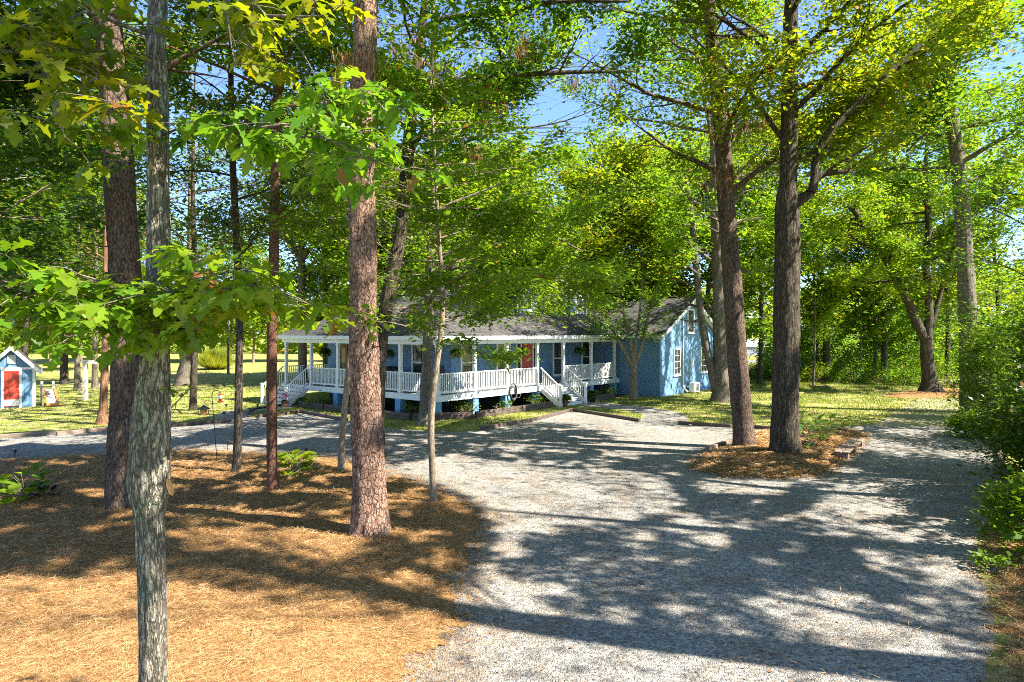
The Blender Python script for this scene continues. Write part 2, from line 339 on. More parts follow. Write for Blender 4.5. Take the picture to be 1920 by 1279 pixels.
def dirtmat():
    m, nt, b = newmat('dirt_track'); v = coords(nt); n = noise(nt, v, 2.2, 6, .7); n2 = noise(nt, v, 14, 5, .7)
    c = mixc(nt, ramp(nt, [(.42,(0,0,0)),(.6,(1,1,1))], n.outputs[0]).outputs[0], ramp(nt, [(.3,(.20,.16,.10)),(.7,(.38,.32,.23))], n2.outputs[0]).outputs[0], ramp(nt, [(.3,(.12,.14,.03)),(.7,(.30,.29,.08))], n2.outputs[0]).outputs[0])
    nt.links.new(c, b.inputs['Base Color']); b.inputs['Roughness'].default_value = .95; bump(nt, b, n2.outputs[0], .5, .03); return m
M = dict(gravel=gravelmat(), dirt=dirtmat(), grass=grassmat(), straw=strawmat(), needle=needlemat(), shingle=shinglemat(), wall=wallmat(), glass=glassmat(),
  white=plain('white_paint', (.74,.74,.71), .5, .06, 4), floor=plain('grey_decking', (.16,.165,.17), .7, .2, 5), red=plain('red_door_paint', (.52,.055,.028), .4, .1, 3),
  dark=plain('void_shade', (.02,.017,.015), .9, .2, 3), pier=plain('blue_pier', (.13,.29,.46), .7, .1, 4), black=plain('black_plastic', (.018,.018,.02), .5, .2, 8),
  hose=plain('hose_rubber', (.07,.075,.07), .55, .25, 10), metal=plain('grey_metal', (.45,.45,.44), .5, .08, 6), orange=plain('orange_plastic', (.75,.22,.04), .4, .12, 5),
  terra=plain('terracotta', (.36,.16,.09), .8, .2, 6), mulch=plain('dark_mulch', (.055,.032,.02), .95, .5, 20, 0, .8), timber=woodmat('dark_timber', (.045,.032,.024), (.14,.10,.075)),
  ptimber=woodmat('weathered_timber', (.13,.095,.07), (.27,.205,.15)), palew=woodmat('pale_wood', (.52,.47,.40), (.72,.67,.60)), cut=plain('cut_wood', (.50,.26,.08), .8, .25, 12),
  amber=plain('amber_glass', (.55,.30,.08), .3, .2, 5), redliq=plain('red_nectar', (.55,.03,.02), .2, .1, 5), clear=plain('pale_glass', (.75,.72,.66), .15, .05, 5),
  road=plain('pale_road', (.27,.25,.23), .9, .1, 1), bwood=woodmat('door_wood', (.20,.08,.035), (.34,.16,.07)), yel=plain('yellow_stake', (.62,.38,.08), .7, .15, 6),
  numb=plain('number_metal', (.06,.06,.065), .4, .1, 8), green=plain('green_pot', (.10,.13,.06), .6, .2, 6), palewall=plain('pale_siding', (.22,.24,.27), .7, .08, 2))

# ------------------------------------------------------------------ ground
def smooth_poly(pts, step=.35, jit=.06, seed=1, closed=True):
    rr = random.Random(seed); out = []
    n = len(pts)
    for i in range(n if closed else n-1):
        p0, p1, p2, p3 = (Vector(pts[(i+k-1) % n]) for k in range(4))
        L = (p2-p1).length; m = max(1, int(L/step))
        for k in range(m):
            t = k/m
            q = .5*((2*p1)+(-p0+p2)*t+(2*p0-5*p1+4*p2-p3)*t*t+(-p0+3*p1-3*p2+p3)*t**3)
            q = q.lerp(p1.lerp(p2, t), .5)
            out.append((q.x+rr.gauss(0, jit), q.y+rr.gauss(0, jit), q.z))
    return out
def inside(poly, x, y):
    px = np.array([p[0] for p in poly]); py = np.array([p[1] for p in poly]); r = np.zeros(np.shape(x), bool); j = len(poly)-1
    for i in range(len(poly)):
        c = ((py[i] > y) != (py[j] > y)) & (x < (px[j]-px[i])*(y-py[i])/(py[j]-py[i]+1e-12)+px[i]); r ^= c; j = i
    return r
def sheet(name, poly, z, mat):
    b = bmesh.new(); vs = [b.verts.new((p[0], p[1], z)) for p in poly]; f = b.faces.new(vs); f.normal_update()
    if f.normal.z < 0: f.normal_flip()
    bmesh.ops.triangulate(b, faces=[f]); me = bpy.data.meshes.new(name); b.to_mesh(me); b.free(); me.materials.append(mat)
    return tag(link(name, me), kind='structure')
def gp(lst): return [G(a, b) for a, b in lst]

def vnoise(rng, x, y, cell):
    """smooth value noise on a grid"""
    ix = np.floor(x/cell).astype(int); iy = np.floor(y/cell).astype(int); fx = x/cell-ix; fy = y/cell-iy
    fx = fx*fx*(3-2*fx); fy = fy*fy*(3-2*fy)
    def h(a, b): 
        v = np.sin(a*127.1+b*311.7+rng)*43758.5453; return v-np.floor(v)
    return (h(ix,iy)*(1-fx)+h(ix+1,iy)*fx)*(1-fy)+(h(ix,iy+1)*(1-fx)+h(ix+1,iy+1)*fx)*fy

g = MB()   # ground sheet to the horizon
N = 40; xs = np.sign(np.linspace(-1,1,N+1))*np.abs(np.linspace(-1,1,N+1))**2.5*900
g.add([(x, y+40, 0) for y in xs for x in xs], [(j*(N+1)+i, j*(N+1)+i+1, (j+1)*(N+1)+i+1, (j+1)*(N+1)+i) for j in range(N) for i in range(N)])
tag(g.build('ground', M['grass']), kind='structure')

GRAVEL = [(-900,1500),(-700,840),(0,821),(210,808),(330,797),(432,790),(485,783),(535,779),(563,775),(650,790),(700,799),(760,806),(850,810),(902,807),(1000,790),(1072,772),(1199,791),
          (1272,797),(1372,802),(1450,806),(1600,800),(1650,792),(1672,779),(1700,776),(1740,778),(1790,776),(1822,786),(1855,812),(1880,870),(1893,925),(1860,965),(1845,1000),(1830,1040),(1850,1110),(1862,1180),(1850,1300),(1800,1900),(500,1900)]
gravel_poly = smooth_poly(gp(GRAVEL), .5, .03, 3)
sheet('gravel_drive', gravel_poly, .004, M['gravel'])
PATH1 = [(1199,792),(1205,778),(1180,770),(1130,766),(1085,760),(1088,752),(1105,752),(1150,757),(1215,764),(1275,774),(1290,785),(1272,798)]
sheet('front_path', smooth_poly(gp(PATH1), .5, .03, 5), .006, M['gravel'])
PATH2 = [(432,793),(405,786),(402,779),(425,771),(470,767),(510,763),(548,760),(552,764),(515,769),(475,775),(466,781),(485,786)]
sheet('side_path', smooth_poly(gp(PATH2), .5, .03, 6), .006, M['gravel'])
STRAW1 = [(-700,1500),(-500,880),(0,862),(160,852),(330,843),(500,848),(640,860),(700,874),(740,890),(800,905),(860,932),(915,960),(918,1000),(900,1045),(872,1080),(880,1140),(862,1190),(800,1245),(745,1330),(700,1500)]
STRAW2 = [(1292,872),(1330,848),(1372,832),(1410,812),(1450,806),(1510,806),(1590,806),(1625,815),(1605,842),(1570,880),(1530,895),(1470,900),(1380,896),(1310,886)]
STRAW3 = [(1838,1010),(1905,960),(2100,960),(2100,1900),(1820,1900),(1862,1300),(1862,1180),(1848,1110)]
STRAW4 = [(1650,742),(1690,734),(1730,730),(1790,728),(1835,734),(1800,746),(1735,748),(1690,748)]
straws = []; HT = []
def ground_h(x, y):
    z = np.zeros(np.shape(x))
    for x0, y0, st, h in HT:
        i = np.round((x-x0)/st).astype(int); j = np.round((y-y0)/st).astype(int); ok = (i >= 0) & (j >= 0) & (i < h.shape[1]) & (j < h.shape[0])
        z[ok] = np.maximum(z[ok], h[j[ok], i[ok]])
    return z
for k, (pl, amp) in enumerate(((STRAW1,.11),(STRAW2,.2),(STRAW3,.09),(STRAW4,.05))):
    poly = smooth_poly(gp(pl), .3, .025, 10+k); straws.append(poly)
    P_ = np.array(poly); st = .16
    gx, gy = np.meshgrid(np.arange(P_[:,0].min()-st, P_[:,0].max()+st, st), np.arange(max(P_[:,1].min()-st, 3.5), P_[:,1].max()+st, st))
    ins = inside(poly, gx+st/2, gy+st/2)
    seg0 = P_[:, :2]; d = np.full(gx.shape, 9e9)
    for q in seg0[::2]: d = np.minimum(d, (gx-q[0])**2+(gy-q[1])**2)
    d = np.sqrt(d); inner = np.clip((d-.12)/1.1, 0, 1); d = np.clip((np.minimum(d, 1.0)-.18)/.8, 0, 1)
    h = .008+amp*d*(.25+vnoise(k*3.1+1, gx, gy, .8)*.45+vnoise(k*3.1+2, gx, gy, .36)*.55)
    HT.append((gx[0,0], gy[0,0], st, h))
    ny, nx = gx.shape; idx = np.arange(ny*nx).reshape(ny, nx)
    sel = ins[:-1,:-1]; f = np.stack([idx[:-1,:-1][sel], idx[:-1,1:][sel], idx[1:,1:][sel], idx[1:,:-1][sel]], 1)
    used = np.unique(f); mp = np.zeros(ny*nx, int); mp[used] = np.arange(len(used))
    v = np.stack([gx.ravel(), gy.ravel(), h.ravel()], 1)[used]
    me = bpy.data.meshes.new('pine_straw_bed'); me.from_pydata(v.tolist(), [], mp[f].tolist()); me.materials.append(M['straw'])
    me.attributes.new('inner', 'FLOAT', 'POINT').data.foreach_set('value', inner.ravel()[used].astype(np.float32))
    me.polygons.foreach_set('use_smooth', [True]*len(me.polygons)); me.update()
    tag(link('pine_straw_bed', me), kind='structure')
TRACK = smooth_poly(gp([(1640,797),(1680,772),(1715,750),(1745,738),(1790,738),(1815,752),(1842,790),(1800,800),(1720,800)]), .4, .12, 15)
sheet('dirt_track', TRACK, .0055, M['dirt'])
# loose needles, lying on the straw and spilling over its edges
def needles(poly, n, seed, L=.19, wd=.0045, ylim=None, wpow=1.6, spill=.25, lift=.06):
    rng = np.random.default_rng(seed); P_ = np.array(poly)
    x0, x1, y0, y1 = P_[:,0].min()-spill, P_[:,0].max()+spill, max(P_[:,1].min(), 4.5), P_[:,1].max()+spill
    X = rng.uniform(x0, x1, n*8); Y = rng.uniform(y0, y1, n*8)
    keep = np.abs(X/Y) < .85; keep &= rng.random(n*8) < np.clip((8.0/Y)**wpow, .02, 1)
    j = rng.normal(size=(n*8, 2))*spill*.6
    keep &= inside(poly, X+j[:,0], Y+j[:,1]); X, Y = X[keep][:n], Y[keep][:n]; m = len(X)
    a = vnoise(seed, X, Y, .5)*9+rng.normal(0, .9, m); tilt = rng.normal(0, .16, m)
    d = np.stack([np.cos(a)*np.cos(tilt), np.sin(a)*np.cos(tilt), np.sin(tilt)], 1); s = np.stack([-np.sin(a), np.cos(a), rng.normal(0, .4, m)], 1)
    ins_ = inside(poly, X, Y); c = np.stack([X, Y, np.where(ins_, ground_h(X, Y), .006)+rng.uniform(.004, .05 if lift > .03 else .012, m)], 1); Ln = L*rng.uniform(.5, 1.2, m)[:,None]; w = wd*np.clip(Y/8, .8, 2.4)[:,None]
    v = np.stack([c-d*Ln/2-s*w/2, c+d*Ln/2-s*w*.3, c+d*Ln/2+s*w*.3, c-d*Ln/2+s*w/2], 1).reshape(-1,3); return v
nv = [needles(straws[0], 270000, 21, L=.115, wd=.002, lift=.085, spill=.75), needles(straws[1], 26000, 22, wpow=.2, spill=.3, lift=.2), needles(straws[2], 14000, 23), needles(straws[3], 3000, 24, wpow=0)]
tag(link('fallen_pine_needle', raw_mesh('fallen_pine_needle', np.concatenate(nv), 4, M['needle'])), 'loose orange pine needles covering the straw beds', 'pine needles', kind='stuff')
# litter thrown thinly over the gravel
lit = needles(gravel_poly, 9000, 31, L=.13, wd=.0035, wpow=1.2, spill=0, lift=.018)
tag(link('gravel_litter', raw_mesh('gravel_litter', lit, 4, M['needle'])), 'scattered brown needles and bits on the grey gravel', 'litter', kind='stuff')
rng = np.random.default_rng(15); tw = MB()
for k in range(90):
    x, y = rng.uniform(-9, 1.5), rng.uniform(6.5, 19)
    if not inside(straws[0], np.array([x]), np.array([y]))[0]: continue
    a, L = rng.uniform(0, 6.28), rng.uniform(.12, .5); z = float(ground_h(np.array([x]), np.array([y]))[0])+.035
    p = Vector((x, y, z)); d = Vector((math.cos(a)*L, math.sin(a)*L, rng.uniform(-.01, .04))); tw.tube([p, p+d*.5+Vector((0,rng.normal(0,.02),.01)), p+d], [.008,.007,.004], 5)
tag(tw.build('fallen_twig', M['bwood']), 'short brown twigs dropped on the pine straw', 'twigs', kind='stuff')
rng = np.random.default_rng(5)
lp = np.stack([rng.uniform(-3,9,2600), rng.uniform(6.5,24,2600), np.full(2600,.015)],1); lp = lp[inside(gravel_poly, lp[:,0], lp[:,1]) & (vnoise(9.,lp[:,0],lp[:,1],1.5) > .42)]
tag(link('fallen_leaf_litter', raw_mesh('fallen_leaf_litter', leaf_verts(rng, lp, .055, 3, shape=KITE), 4, LEAF['deadn'])), 'small dry leaves strewn over the gravel', 'fallen leaves', kind='stuff')
# grass blades on the lawn strips
def blades(n, region, seed, h=.07, w=.012):
    rng = np.random.default_rng(seed); x0, x1, y0, y1 = region
    X = rng.uniform(x0, x1, n); Y = rng.uniform(y0, y1, n)
    k = (np.abs(X/Y) < .8) & ~inside(gravel_poly, X, Y) & (vnoise(seed, X, Y, 1.6)*.6+vnoise(seed+4, X, Y, .5)*.4 > .36)
    for s in straws: k &= ~inside(s, X, Y)
    hx = (X-HO.x)*CU+(Y-HO.y)*SU; hy = -(X-HO.x)*SU+(Y-HO.y)*CU
    k &= ~((hx > -1) & (hx < 24) & (hy > -1.1) & (hy < 13)) & ~((hx > 15) & (hx < 24) & (hy > -3.2))
    for s in (PATH1, PATH2): k &= ~inside(gp(s), X, Y)
    X, Y = X[k], Y[k]; m = len(X); a = rng.uniform(0, 6.28, m); hh = h*rng.uniform(.5, 1.4, m)*(.6+1.0*vnoise(seed+1, X, Y, 1.2)); ln = rng.normal(0, .5, (m,2))
    b = np.stack([X, Y, np.zeros(m)], 1); s = np.stack([np.cos(a), np.sin(a), np.zeros(m)], 1)*(w*np.clip(Y/26, .8, 2.2))[:,None]
    t = b+np.stack([ln[:,0]*hh, ln[:,1]*hh, hh], 1)
    return np.stack([b-s, b+s, t+s*.2, t-s*.2], 1).reshape(-1,3)
HO = XY(820, 29.8); TH = math.atan2(11.6, 9.5); CU, SU = math.cos(TH), math.sin(TH)
gv = [blades(150000, (-12, 32, 23, 60), 41), blades(30000, (-45, -6, 24, 46), 42)]
tag(link('lawn_grass', raw_mesh('lawn_grass', np.concatenate(gv), 4, LEAF['grass'])), 'short patchy green lawn grass around the house and drive', 'grass', kind='stuff')

# ------------------------------------------------------------------ house (local axes: x along the front porch, y to the back, origin at the near porch corner)
H = thing('blue_house', 'blue single storey house with white wraparound porch and dark shingle roof', 'house', HO, TH)
def HX(px, y):     # local x of a photo column on the plane local y
    r = (px-CX)/F; a, b = HO.x-SU*y, HO.y+CU*y; return (r*b-a)/(CU-r*SU)
def HYc(px, x):    # local y of a photo column on the plane local x
    r = (px-CX)/F; a, b = HO.x+CU*x, HO.y+SU*x; return (a-r*b)/(SU+r*CU)
def HZ(py, x, y): return CAMH-(py-HY)/F*(HO.y+SU*x+CU*y)
FL = 1.0; EV = 3.6; YW, XW, YB = 2.0, 2.9, 12.0; WX0, WX1, WY = 15.35, 23.7, -2.8; XR = (WX0+WX1)/2; ZR = 5.95
m = MB().box((XW,YW,FL-.05), (16.4,YB,3.39)); m.build('wall', M['wall'], H)
m = MB(); m.add([(WX0,WY,-.2),(WX1,WY,-.2),(WX1,YB,-.2),(WX0,YB,-.2),(WX0,WY,3.44),(WX1,WY,3.44),(WX1,YB,3.44),(WX0,YB,3.44),(XR,WY,ZR-.14),(XR,YB,ZR-.14)],
    [(0,1,5,8,4),(1,2,6,5),(3,7,9,6,2),(0,4,7,3),(4,8,9,7),(5,6,9,8)]); wing = m.build('wall', M['wall'], H); wing['label'] = 'gable end wall lit by streaks of sun'
MB().box((XW-.02,YW+.15,-.1), (16.2,YB-.1,FL-.07)).build('foundation', M['dark'], H)  # near-black colour stands in for the crawl space shade
m = MB().box((-.12,-.12,FL-.06), (WX0-.002,YW-.004,FL)).box((-.12,YW-.004,FL-.06), (XW-.004,YB,FL)); m.build('porch_floor', M['floor'], H)
m = MB().box((-.14,-.14,FL-.27), (WX0-.002,-.10,FL-.062)).box((-.14,-.10,FL-.27), (-.10,YB,FL-.062)).box((-.16,-.16,FL-.06),(WX0-.002,-.121,FL+.002)).box((-.16,-.121,FL-.06),(-.121,YB,FL+.002)); m.build('rim_board', M['white'], H)
MB().box((-.28,-.28,3.405), (WX0-.003,YB,3.43)).build('porch_ceiling', M['white'], H)
m = MB().box((-.08,-.08,3.22), (WX0-.003,.08,3.40)).box((-.08,.08,3.22), (.08,YB,3.40)); m.build('porch_beam', M['white'], H)
ZA = 6.5; OV = .32; A6 = 6.0
def roofz(y): return EV+(y+OV)*(ZA-EV)/(A6+OV)
T = .07
m = MB()
e0, e1, ex = -OV, 12+OV, 21
top = [(e0,e0,EV),(ex,e0,EV),(ex,A6,ZA),(A6,A6,ZA),(e0,e1,EV),(ex,e1,EV)]
m.add(top, [(0,1,2,3),(0,3,4),(4,3,2,5)]); m.build('roof', M['shingle'], H)
# keep the main front slope from showing past the wing: the wing roof covers it
g0, g1 = WX0-.3, WX1+.3; yf = WY-.35; sl_ = (ZR-EV)/(XR-g0)
m = MB(); m.add([(g0,yf,EV-.01),(XR,yf,ZR),(g1,yf,EV-.01),(g0,12.6,EV-.01),(XR,12.6,ZR),(g1,12.6,EV-.01)], [(0,1,4,3),(1,2,5,4)]); m.build('roof', M['shingle'], H)
m = MB()   # rake boards and soffit of the gable
for a, b in ((g0, XR), (g1, XR)):
    za, zb = EV-.03, ZR-.02
    m.add([(a,yf-.02,za),(b,yf-.02,zb),(b,yf-.02,zb-.2),(a,yf-.02,za-.2),(a,yf+.02,za),(b,yf+.02,zb),(b,yf+.02,zb-.2),(a,yf+.02,za-.2)],
          [(0,1,2,3),(7,6,5,4),(0,4,5,1),(2,6,7,3),(0,3,7,4),(1,5,6,2)])
    m.add([(a,yf,za-.17),(b,yf,zb-.17),(b,WY-.004,zb-.17),(a,WY-.004,za-.17)], [(0,1,2,3)])
    m.add([(a,yf+.02,za-.02),(a,WY+.3,za-.02),(a,WY+.3,za-.2),(a,yf+.02,za-.2)], [(0,1,2,3)])
m.build('rake_board', M['white'], H)
m = MB().box((-OV-.03,-OV-.06,3.43), (WX0-.31,-OV+.0,3.6)).box((-OV-.06,-OV-.06,3.43), (-OV-.03,12+OV,3.6)).box((g0-.05,yf,3.43),(g0-.002,YB,3.6)); m.build('fascia', M['white'], H)
# porch posts at the photo's columns
FP = [0.0]+[HX(p, 0) for p in (890, 950, 1007, 1056, 1108, 1152)]; LP = [HYc(p, 0) for p in (751, 691, 634, 584, 537)]
posts = [(x, 0) for x in FP]+[(0, y) for y in LP]
for k, (x, y) in enumerate(posts):
    m = MB().cbox((x,y,2.12),(.15,.15,2.2)).cbox((x,y,FL+.06),(.2,.2,.12)).cbox((x,y,3.15),(.19,.19,.08)); m.build('porch_post', M['white'], H, bevel=.008)
    if (x, y) != (0, LP[3]) : MB().cbox((x,y+.1 if y == 0 else y,.3),(.36,.36,.85)).build('pier', M['pier'], H)
def railing(p, q, z0=FL, z1=None, top=.93, name='porch_railing', sub=True):
    z1 = z0 if z1 is None else z1; m = MB(); p, q = Vector(p), Vector(q); L = (q-p).length; d = (q-p)/L
    a, b = p+d*.09, q-d*.09
    A = Vector((a.x,a.y,z0)); B = Vector((b.x,b.y,z1))
    m.beam(A+Vector((0,0,top)), B+Vector((0,0,top)), .09, .045).beam(A+Vector((0,0,.12)), B+Vector((0,0,.12)), .045, .07)
    n = max(2, int(L/.125)); dz = (z1-z0)
    for k in range(1, n):
        t = k/n; c = A.lerp(B, t); m.cbox((c.x,c.y,c.z+(.13+top)/2),(.036,.036,top-.14))
    if sub and z0 == z1: m.cbox(((a.x+b.x)/2,(a.y+b.y)/2,z0+.05),(.06,.06,.1))
    return m.build(name, M['white'], H)
for k in range(len(FP)-1):
    if k != 3: railing((FP[k],0),(FP[k+1],0))
ly = [0]+LP
for k in range(4): railing((0,ly[k]),(0,ly[k+1]))
railing((0,LP[4]),(1.2,LP[4])); railing((1.2,LP[4]),(XW,LP[4]))
# steps
def stairs(c0, c1, out, n=6, run=1.35):
    """c0,c1: the two top corners; out: outward direction"""
    c0, c1, out = Vector((*c0,0)), Vector((*c1,0)), Vector((*out,0)); m = MB(); d = run/n; rise = FL/n
    i0, i1 = c0.lerp(c1,.03), c1.lerp(c0,.03)
    for k in range(1, n):
        z = FL-rise*k; a, b = i0+out*(d*(k-1)+.12), i1+out*(d*(k-1)+.12); a2, b2 = a+out*(d+.03), b+out*(d+.03)
        vs = [(*q.xy,z-.04) for q in (a,b,b2,a2)]+[(*q.xy,z) for q in (a,b,b2,a2)]
        m.add(vs, [(3,2,1,0),(4,5,6,7),(0,1,5,4),(1,2,6,5),(2,3,7,6),(3,0,4,7)])
        vs = [(*q.xy,zz) for zz in (z-rise,z-.04) for q in (a2-out*.06,b2-out*.06,b2-out*.04,a2-out*.04)]
        if k < n: m.add(vs, [(3,2,1,0),(4,5,6,7),(0,1,5,4),(1,2,6,5),(2,3,7,6),(3,0,4,7)])
    st = m.build('steps', M['white'], H); tr = MB()
    for k in range(1, n):
        z = FL-rise*k; a, b = i0+out*(d*(k-1)+.12), i1+out*(d*(k-1)+.12); a2, b2 = a+out*(d+.03), b+out*(d+.03)
        tr.add([(*q.xy,z+.003) for q in (a,b,b2,a2)], [(0,1,2,3)])
    tr.build('tread', M['floor'], st)
    for c in (c0, c1):
        s = (c1-c0).normalized()*(.05 if c is c0 else -.05); q = c+s; e = q+out*run
        s_ = MB().beam((*(q+out*.12).xy,FL-.2),(*e.xy,-.02),.05,.22); s_.build('stringer', M['white'], H)
        MB().cbox((e.x,e.y,.52),(.13,.13,1.06)).cbox((e.x,e.y,1.07),(.17,.17,.05)).build('newel_post', M['white'], H)
        railing(q.xy, e.xy, FL, .1, name='stair_railing')
stairs((FP[3],-.12),(FP[4],-.12),(0,-1)); stairs((-.12,LP[3]),(-.12,LP[4]),(-1,0))
def window(x0, x1, z0, z1, y, axis='x', muntin=0, fw=.09, name='window', sill=True):
    """axis x: window in a wall facing -y; axis y: wall facing -x (x0,x1 are then y values)"""
    def bx(m, a0, a1, b0, b1, d0, d1):
        if axis == 'x': m.box((a0,y-d1,b0),(a1,y-d0,b1))
        else: m.box((y-d1,a0,b0),(y-d0,a1,b1))
    m = MB(); zm = (z0+z1)/2
    bx(m,x0,x0+fw,z0,z1,.0,.06); bx(m,x1-fw,x1,z0,z1,.0,.06); bx(m,x0+fw,x1-fw,z1-fw,z1,.0,.06); bx(m,x0+fw,x1-fw,z0,z0+fw,.0,.06)
    bx(m,x0+fw,x1-fw,zm-.025,zm+.025,.012,.045)
    if muntin:
        xm = (x0+x1)/2; bx(m,xm-.012,xm+.012,z0+fw,zm-.025,.012,.036); bx(m,xm-.012,xm+.012,zm+.025,z1-fw,.012,.036)
        for q in ((z0+fw+zm-.025)/2, (z1-fw+zm+.025)/2): bx(m,x0+fw,x1-fw,q-.012,q+.012,.013,.033)
    if sill: bx(m,x0-.04,x1+.04,z0-.05,z0-.002,.0,.09)
    w = m.build(name, M['white'], H); p = MB(); bx(p,x0+fw*.7,x1-fw*.7,z0+fw*.7,z1-fw*.7,.002,.014); p.build('pane', M['glass'], w); return w
for a, b in ((863,887),(930,956),(1036,1055),(1090,1112)): window(HX(a,YW), HX(b,YW), 1.24, 3.26, YW)
window(HYc(801,XW), HYc(773,XW), 1.24, 3.26, XW, 'y')
window(HX(1262,WY), HX(1275,WY), 1.15, 2.82, WY, muntin=1); window(HX(1313,WY), HX(1325,WY), 1.15, 2.82, WY, muntin=1); window(HX(1288,WY), HX(1300.5,WY), 3.72, 5.25, WY)
# front door with sidelights
dx0, dx1 = HX(977,YW), HX(997,YW)
d = MB().box((dx0,YW-.05,FL+.03),(dx1,YW-.004,3.12))
for xa, xb in ((.1,.46),(.54,.9)):
    for za, zb in ((.15,.85),(1.0,1.6),(1.72,2.0)):
        w_ = dx1-dx0; d.box((dx0+w_*xa,YW-.062,FL+za),(dx0+w_*xb,YW-.05,FL+zb))
dr = d.build('front_door', M['red'], H); MB().lathe([(.0,-.035),(.03,-.02),(.035,0),(.03,.02),(0,.035)], (dx1-.1,YW-.1,FL+1.0), 8).build('handle', M['metal'], dr)
d = MB().box((dx0-.1,YW-.07,FL),(dx0-.002,YW-.003,3.14)).box((dx1+.002,YW-.07,FL),(dx1+.1,YW-.003,3.14)).box((dx0-.48,YW-.075,3.142),(dx1+.48,YW-.003,3.3)).box((dx0-.48,YW-.07,FL),(dx0-.4,YW-.003,3.14)).box((dx1+.4,YW-.07,FL),(dx1+.48,YW-.003,3.14))
df = d.build('door_frame', M['white'], H); MB().box((dx0-.4,YW-.03,FL+.1),(dx0-.1,YW-.005,3.14)).build('sidelight', M['glass'], df); MB().box((dx1+.1,YW-.03,FL+.1),(dx1+.4,YW-.005,3.14)).build('sidelight', M['glass'], df)
# wooden glazed side door
ya, yb = HYc(652,XW), HYc(637,XW)
d = MB().box((XW-.06,ya,FL+.02),(XW-.003,ya+.16,3.1)).box((XW-.06,yb-.16,FL+.02),(XW-.003,yb,3.1)).box((XW-.06,ya+.16,2.9),(XW-.003,yb-.16,3.1)).box((XW-.06,ya+.16,FL+.02),(XW-.003,yb-.16,FL+.3))
dd = d.build('side_door', M['bwood'], H); MB().box((XW-.03,ya+.15,FL+.3),(XW-.004,yb-.15,2.9)).build('pane', M['glass'], dd)
# dormers
for (cx_, wd, yd, zt) in ((HX(988,2.4), 1.7, 2.4, 6.0), (HX(1085,2.4), 1.75, 2.4, 6.0)):
    x0, x1 = cx_-wd/2, cx_+wd/2; zb = roofz(yd)-.08; yk = 5.4
    m = MB(); m.add([(x0,yd,zb),(x1,yd,zb),(x1,yd,zt),(cx_,yd,zt+.55),(x0,yd,zt),(x0,yk,zb+.8),(x1,yk,zb+.8),(x1,yk,zt),(cx_,yk,zt+.55),(x0,yk,zt)],
        [(0,1,2,3,4),(0,4,9,5),(1,6,7,2),(4,3,8,9),(3,2,7,8),(5,9,8,7,6)])
    for k in range(8):     # lapped siding courses
        z = zb+.12+k*.16
        if z < zt-.05: m.box((x0-.012,yd+.1,z),(x0,yk-.4,z+.02)); 
    dm = m.build('dormer', M['wall'], H)
    m = MB()
    for s in (-1, 1):
        a, zq = cx_+s*(wd/2+.2), zt-.14
        m.add([(a,yd-.22,zq),(cx_,yd-.22,zt+.62),(cx_,6.2,zt+.62),(a,6.2,zq)], [(0,1,2,3) if s < 0 else (3,2,1,0)])
    m.build('dormer_roof', M['shingle'], dm)
    m = MB()
    for s in (-1, 1):
        a, zq = cx_+s*(wd/2+.2), zt-.15
        m.beam((a,yd-.23,zq-.05),(cx_,yd-.23,zt+.56),.04,.13).beam((a,yd-.2,zq-.06),(a,6.0,zq-.06),.03,.12)
        m.box((cx_+s*(wd/2)-.07,yd-.03,zb),(cx_+s*(wd/2)+.07,yd-.002,zt+.02))
    m.build('dormer_trim', M['white'], dm)
    w = window(cx_-.42, cx_+.42, zb+.22, zt+.1, yd); w.parent = dm
# downspout, meter, house number
xd = HX(1279,WY); m = MB().tube([(xd,WY-.07,z) for z in (.5,2,3.5,4.85)],.055,8).tube([(xd,WY-.07,.5),(xd+.02,WY-.12,.3),(xd+.05,WY-.35,.1)],.055,8); m.build('downspout', M['white'], H, True)
xm = HX(1293,WY); m = MB().cbox((xm,WY-.09,1.85),(.22,.16,.36)).tube([(xm-.08,WY-.06,1.7),(xm-.08,WY-.06,.25)],.03,6); m.build('electric_meter', M['metal'], H)
for k, ch in enumerate('7311'):
    cu = bpy.data.curves.new('house_number', 'FONT'); cu.body = ch; cu.size = .15; cu.extrude = .006; cu.align_x = 'CENTER'
    tmp = bpy.data.objects.new('t', cu); COL.objects.link(tmp); bpy.context.view_layer.update()
    me = bpy.data.meshes.new_from_object(tmp); bpy.data.objects.remove(tmp); me.name = 'house_number'; me.materials.clear(); me.materials.append(M['numb'])
    o = link('house_number', me, H); o.location = (FP[3],-.085,2.78-k*.17); o.rotation_euler = (R(90),0,0)
def hw(x, y, z=0): return Vector((HO.x+CU*x-SU*y, HO.y+SU*x+CU*y, z))

# ------------------------------------------------------------------ trees
LITPOLY = [gp(p) for p in (
  [(-300,1120),(0,1085),(120,1100),(240,1085),(330,1100),(480,1130),(640,1185),(790,1215),(740,1330),(300,1400),(240,1330),(120,1290),(-300,1330)],
  [(745,872),(860,850),(960,868),(1060,880),(1180,882),(1260,905),(1290,945),(1150,985),(1010,985),(960,1040),(900,1060),(880,1140),(900,1165),(1000,1190),(1090,1180),(1010,1120),(940,1080),(930,1000),(900,940),(800,900)],
  [(880,1155),(1100,1190),(1320,1230),(1700,1262),(1850,1290),(1850,1420),(900,1300)],
  [(1300,895),(1480,905),(1470,930),(1310,925)],
  [(1380,1120),(1500,1110),(1620,1160),(1750,1180),(1780,1220),(1640,1230),(1500,1190)],
  [(325,1005),(420,1000),(600,1010),(690,1020),(650,1060),(520,1055),(430,1040),(350,1050)],
  [(-60,820),(160,818),(330,800),(430,795),(330,825),(100,835)],
  [(1560,905),(1640,910),(1790,920),(1700,960),(1560,990),(1500,965)],
  [(240,880),(330,870),(480,880),(420,905),(300,905)],
  [(1100,838),(1260,830),(1280,850),(1150,858)])]
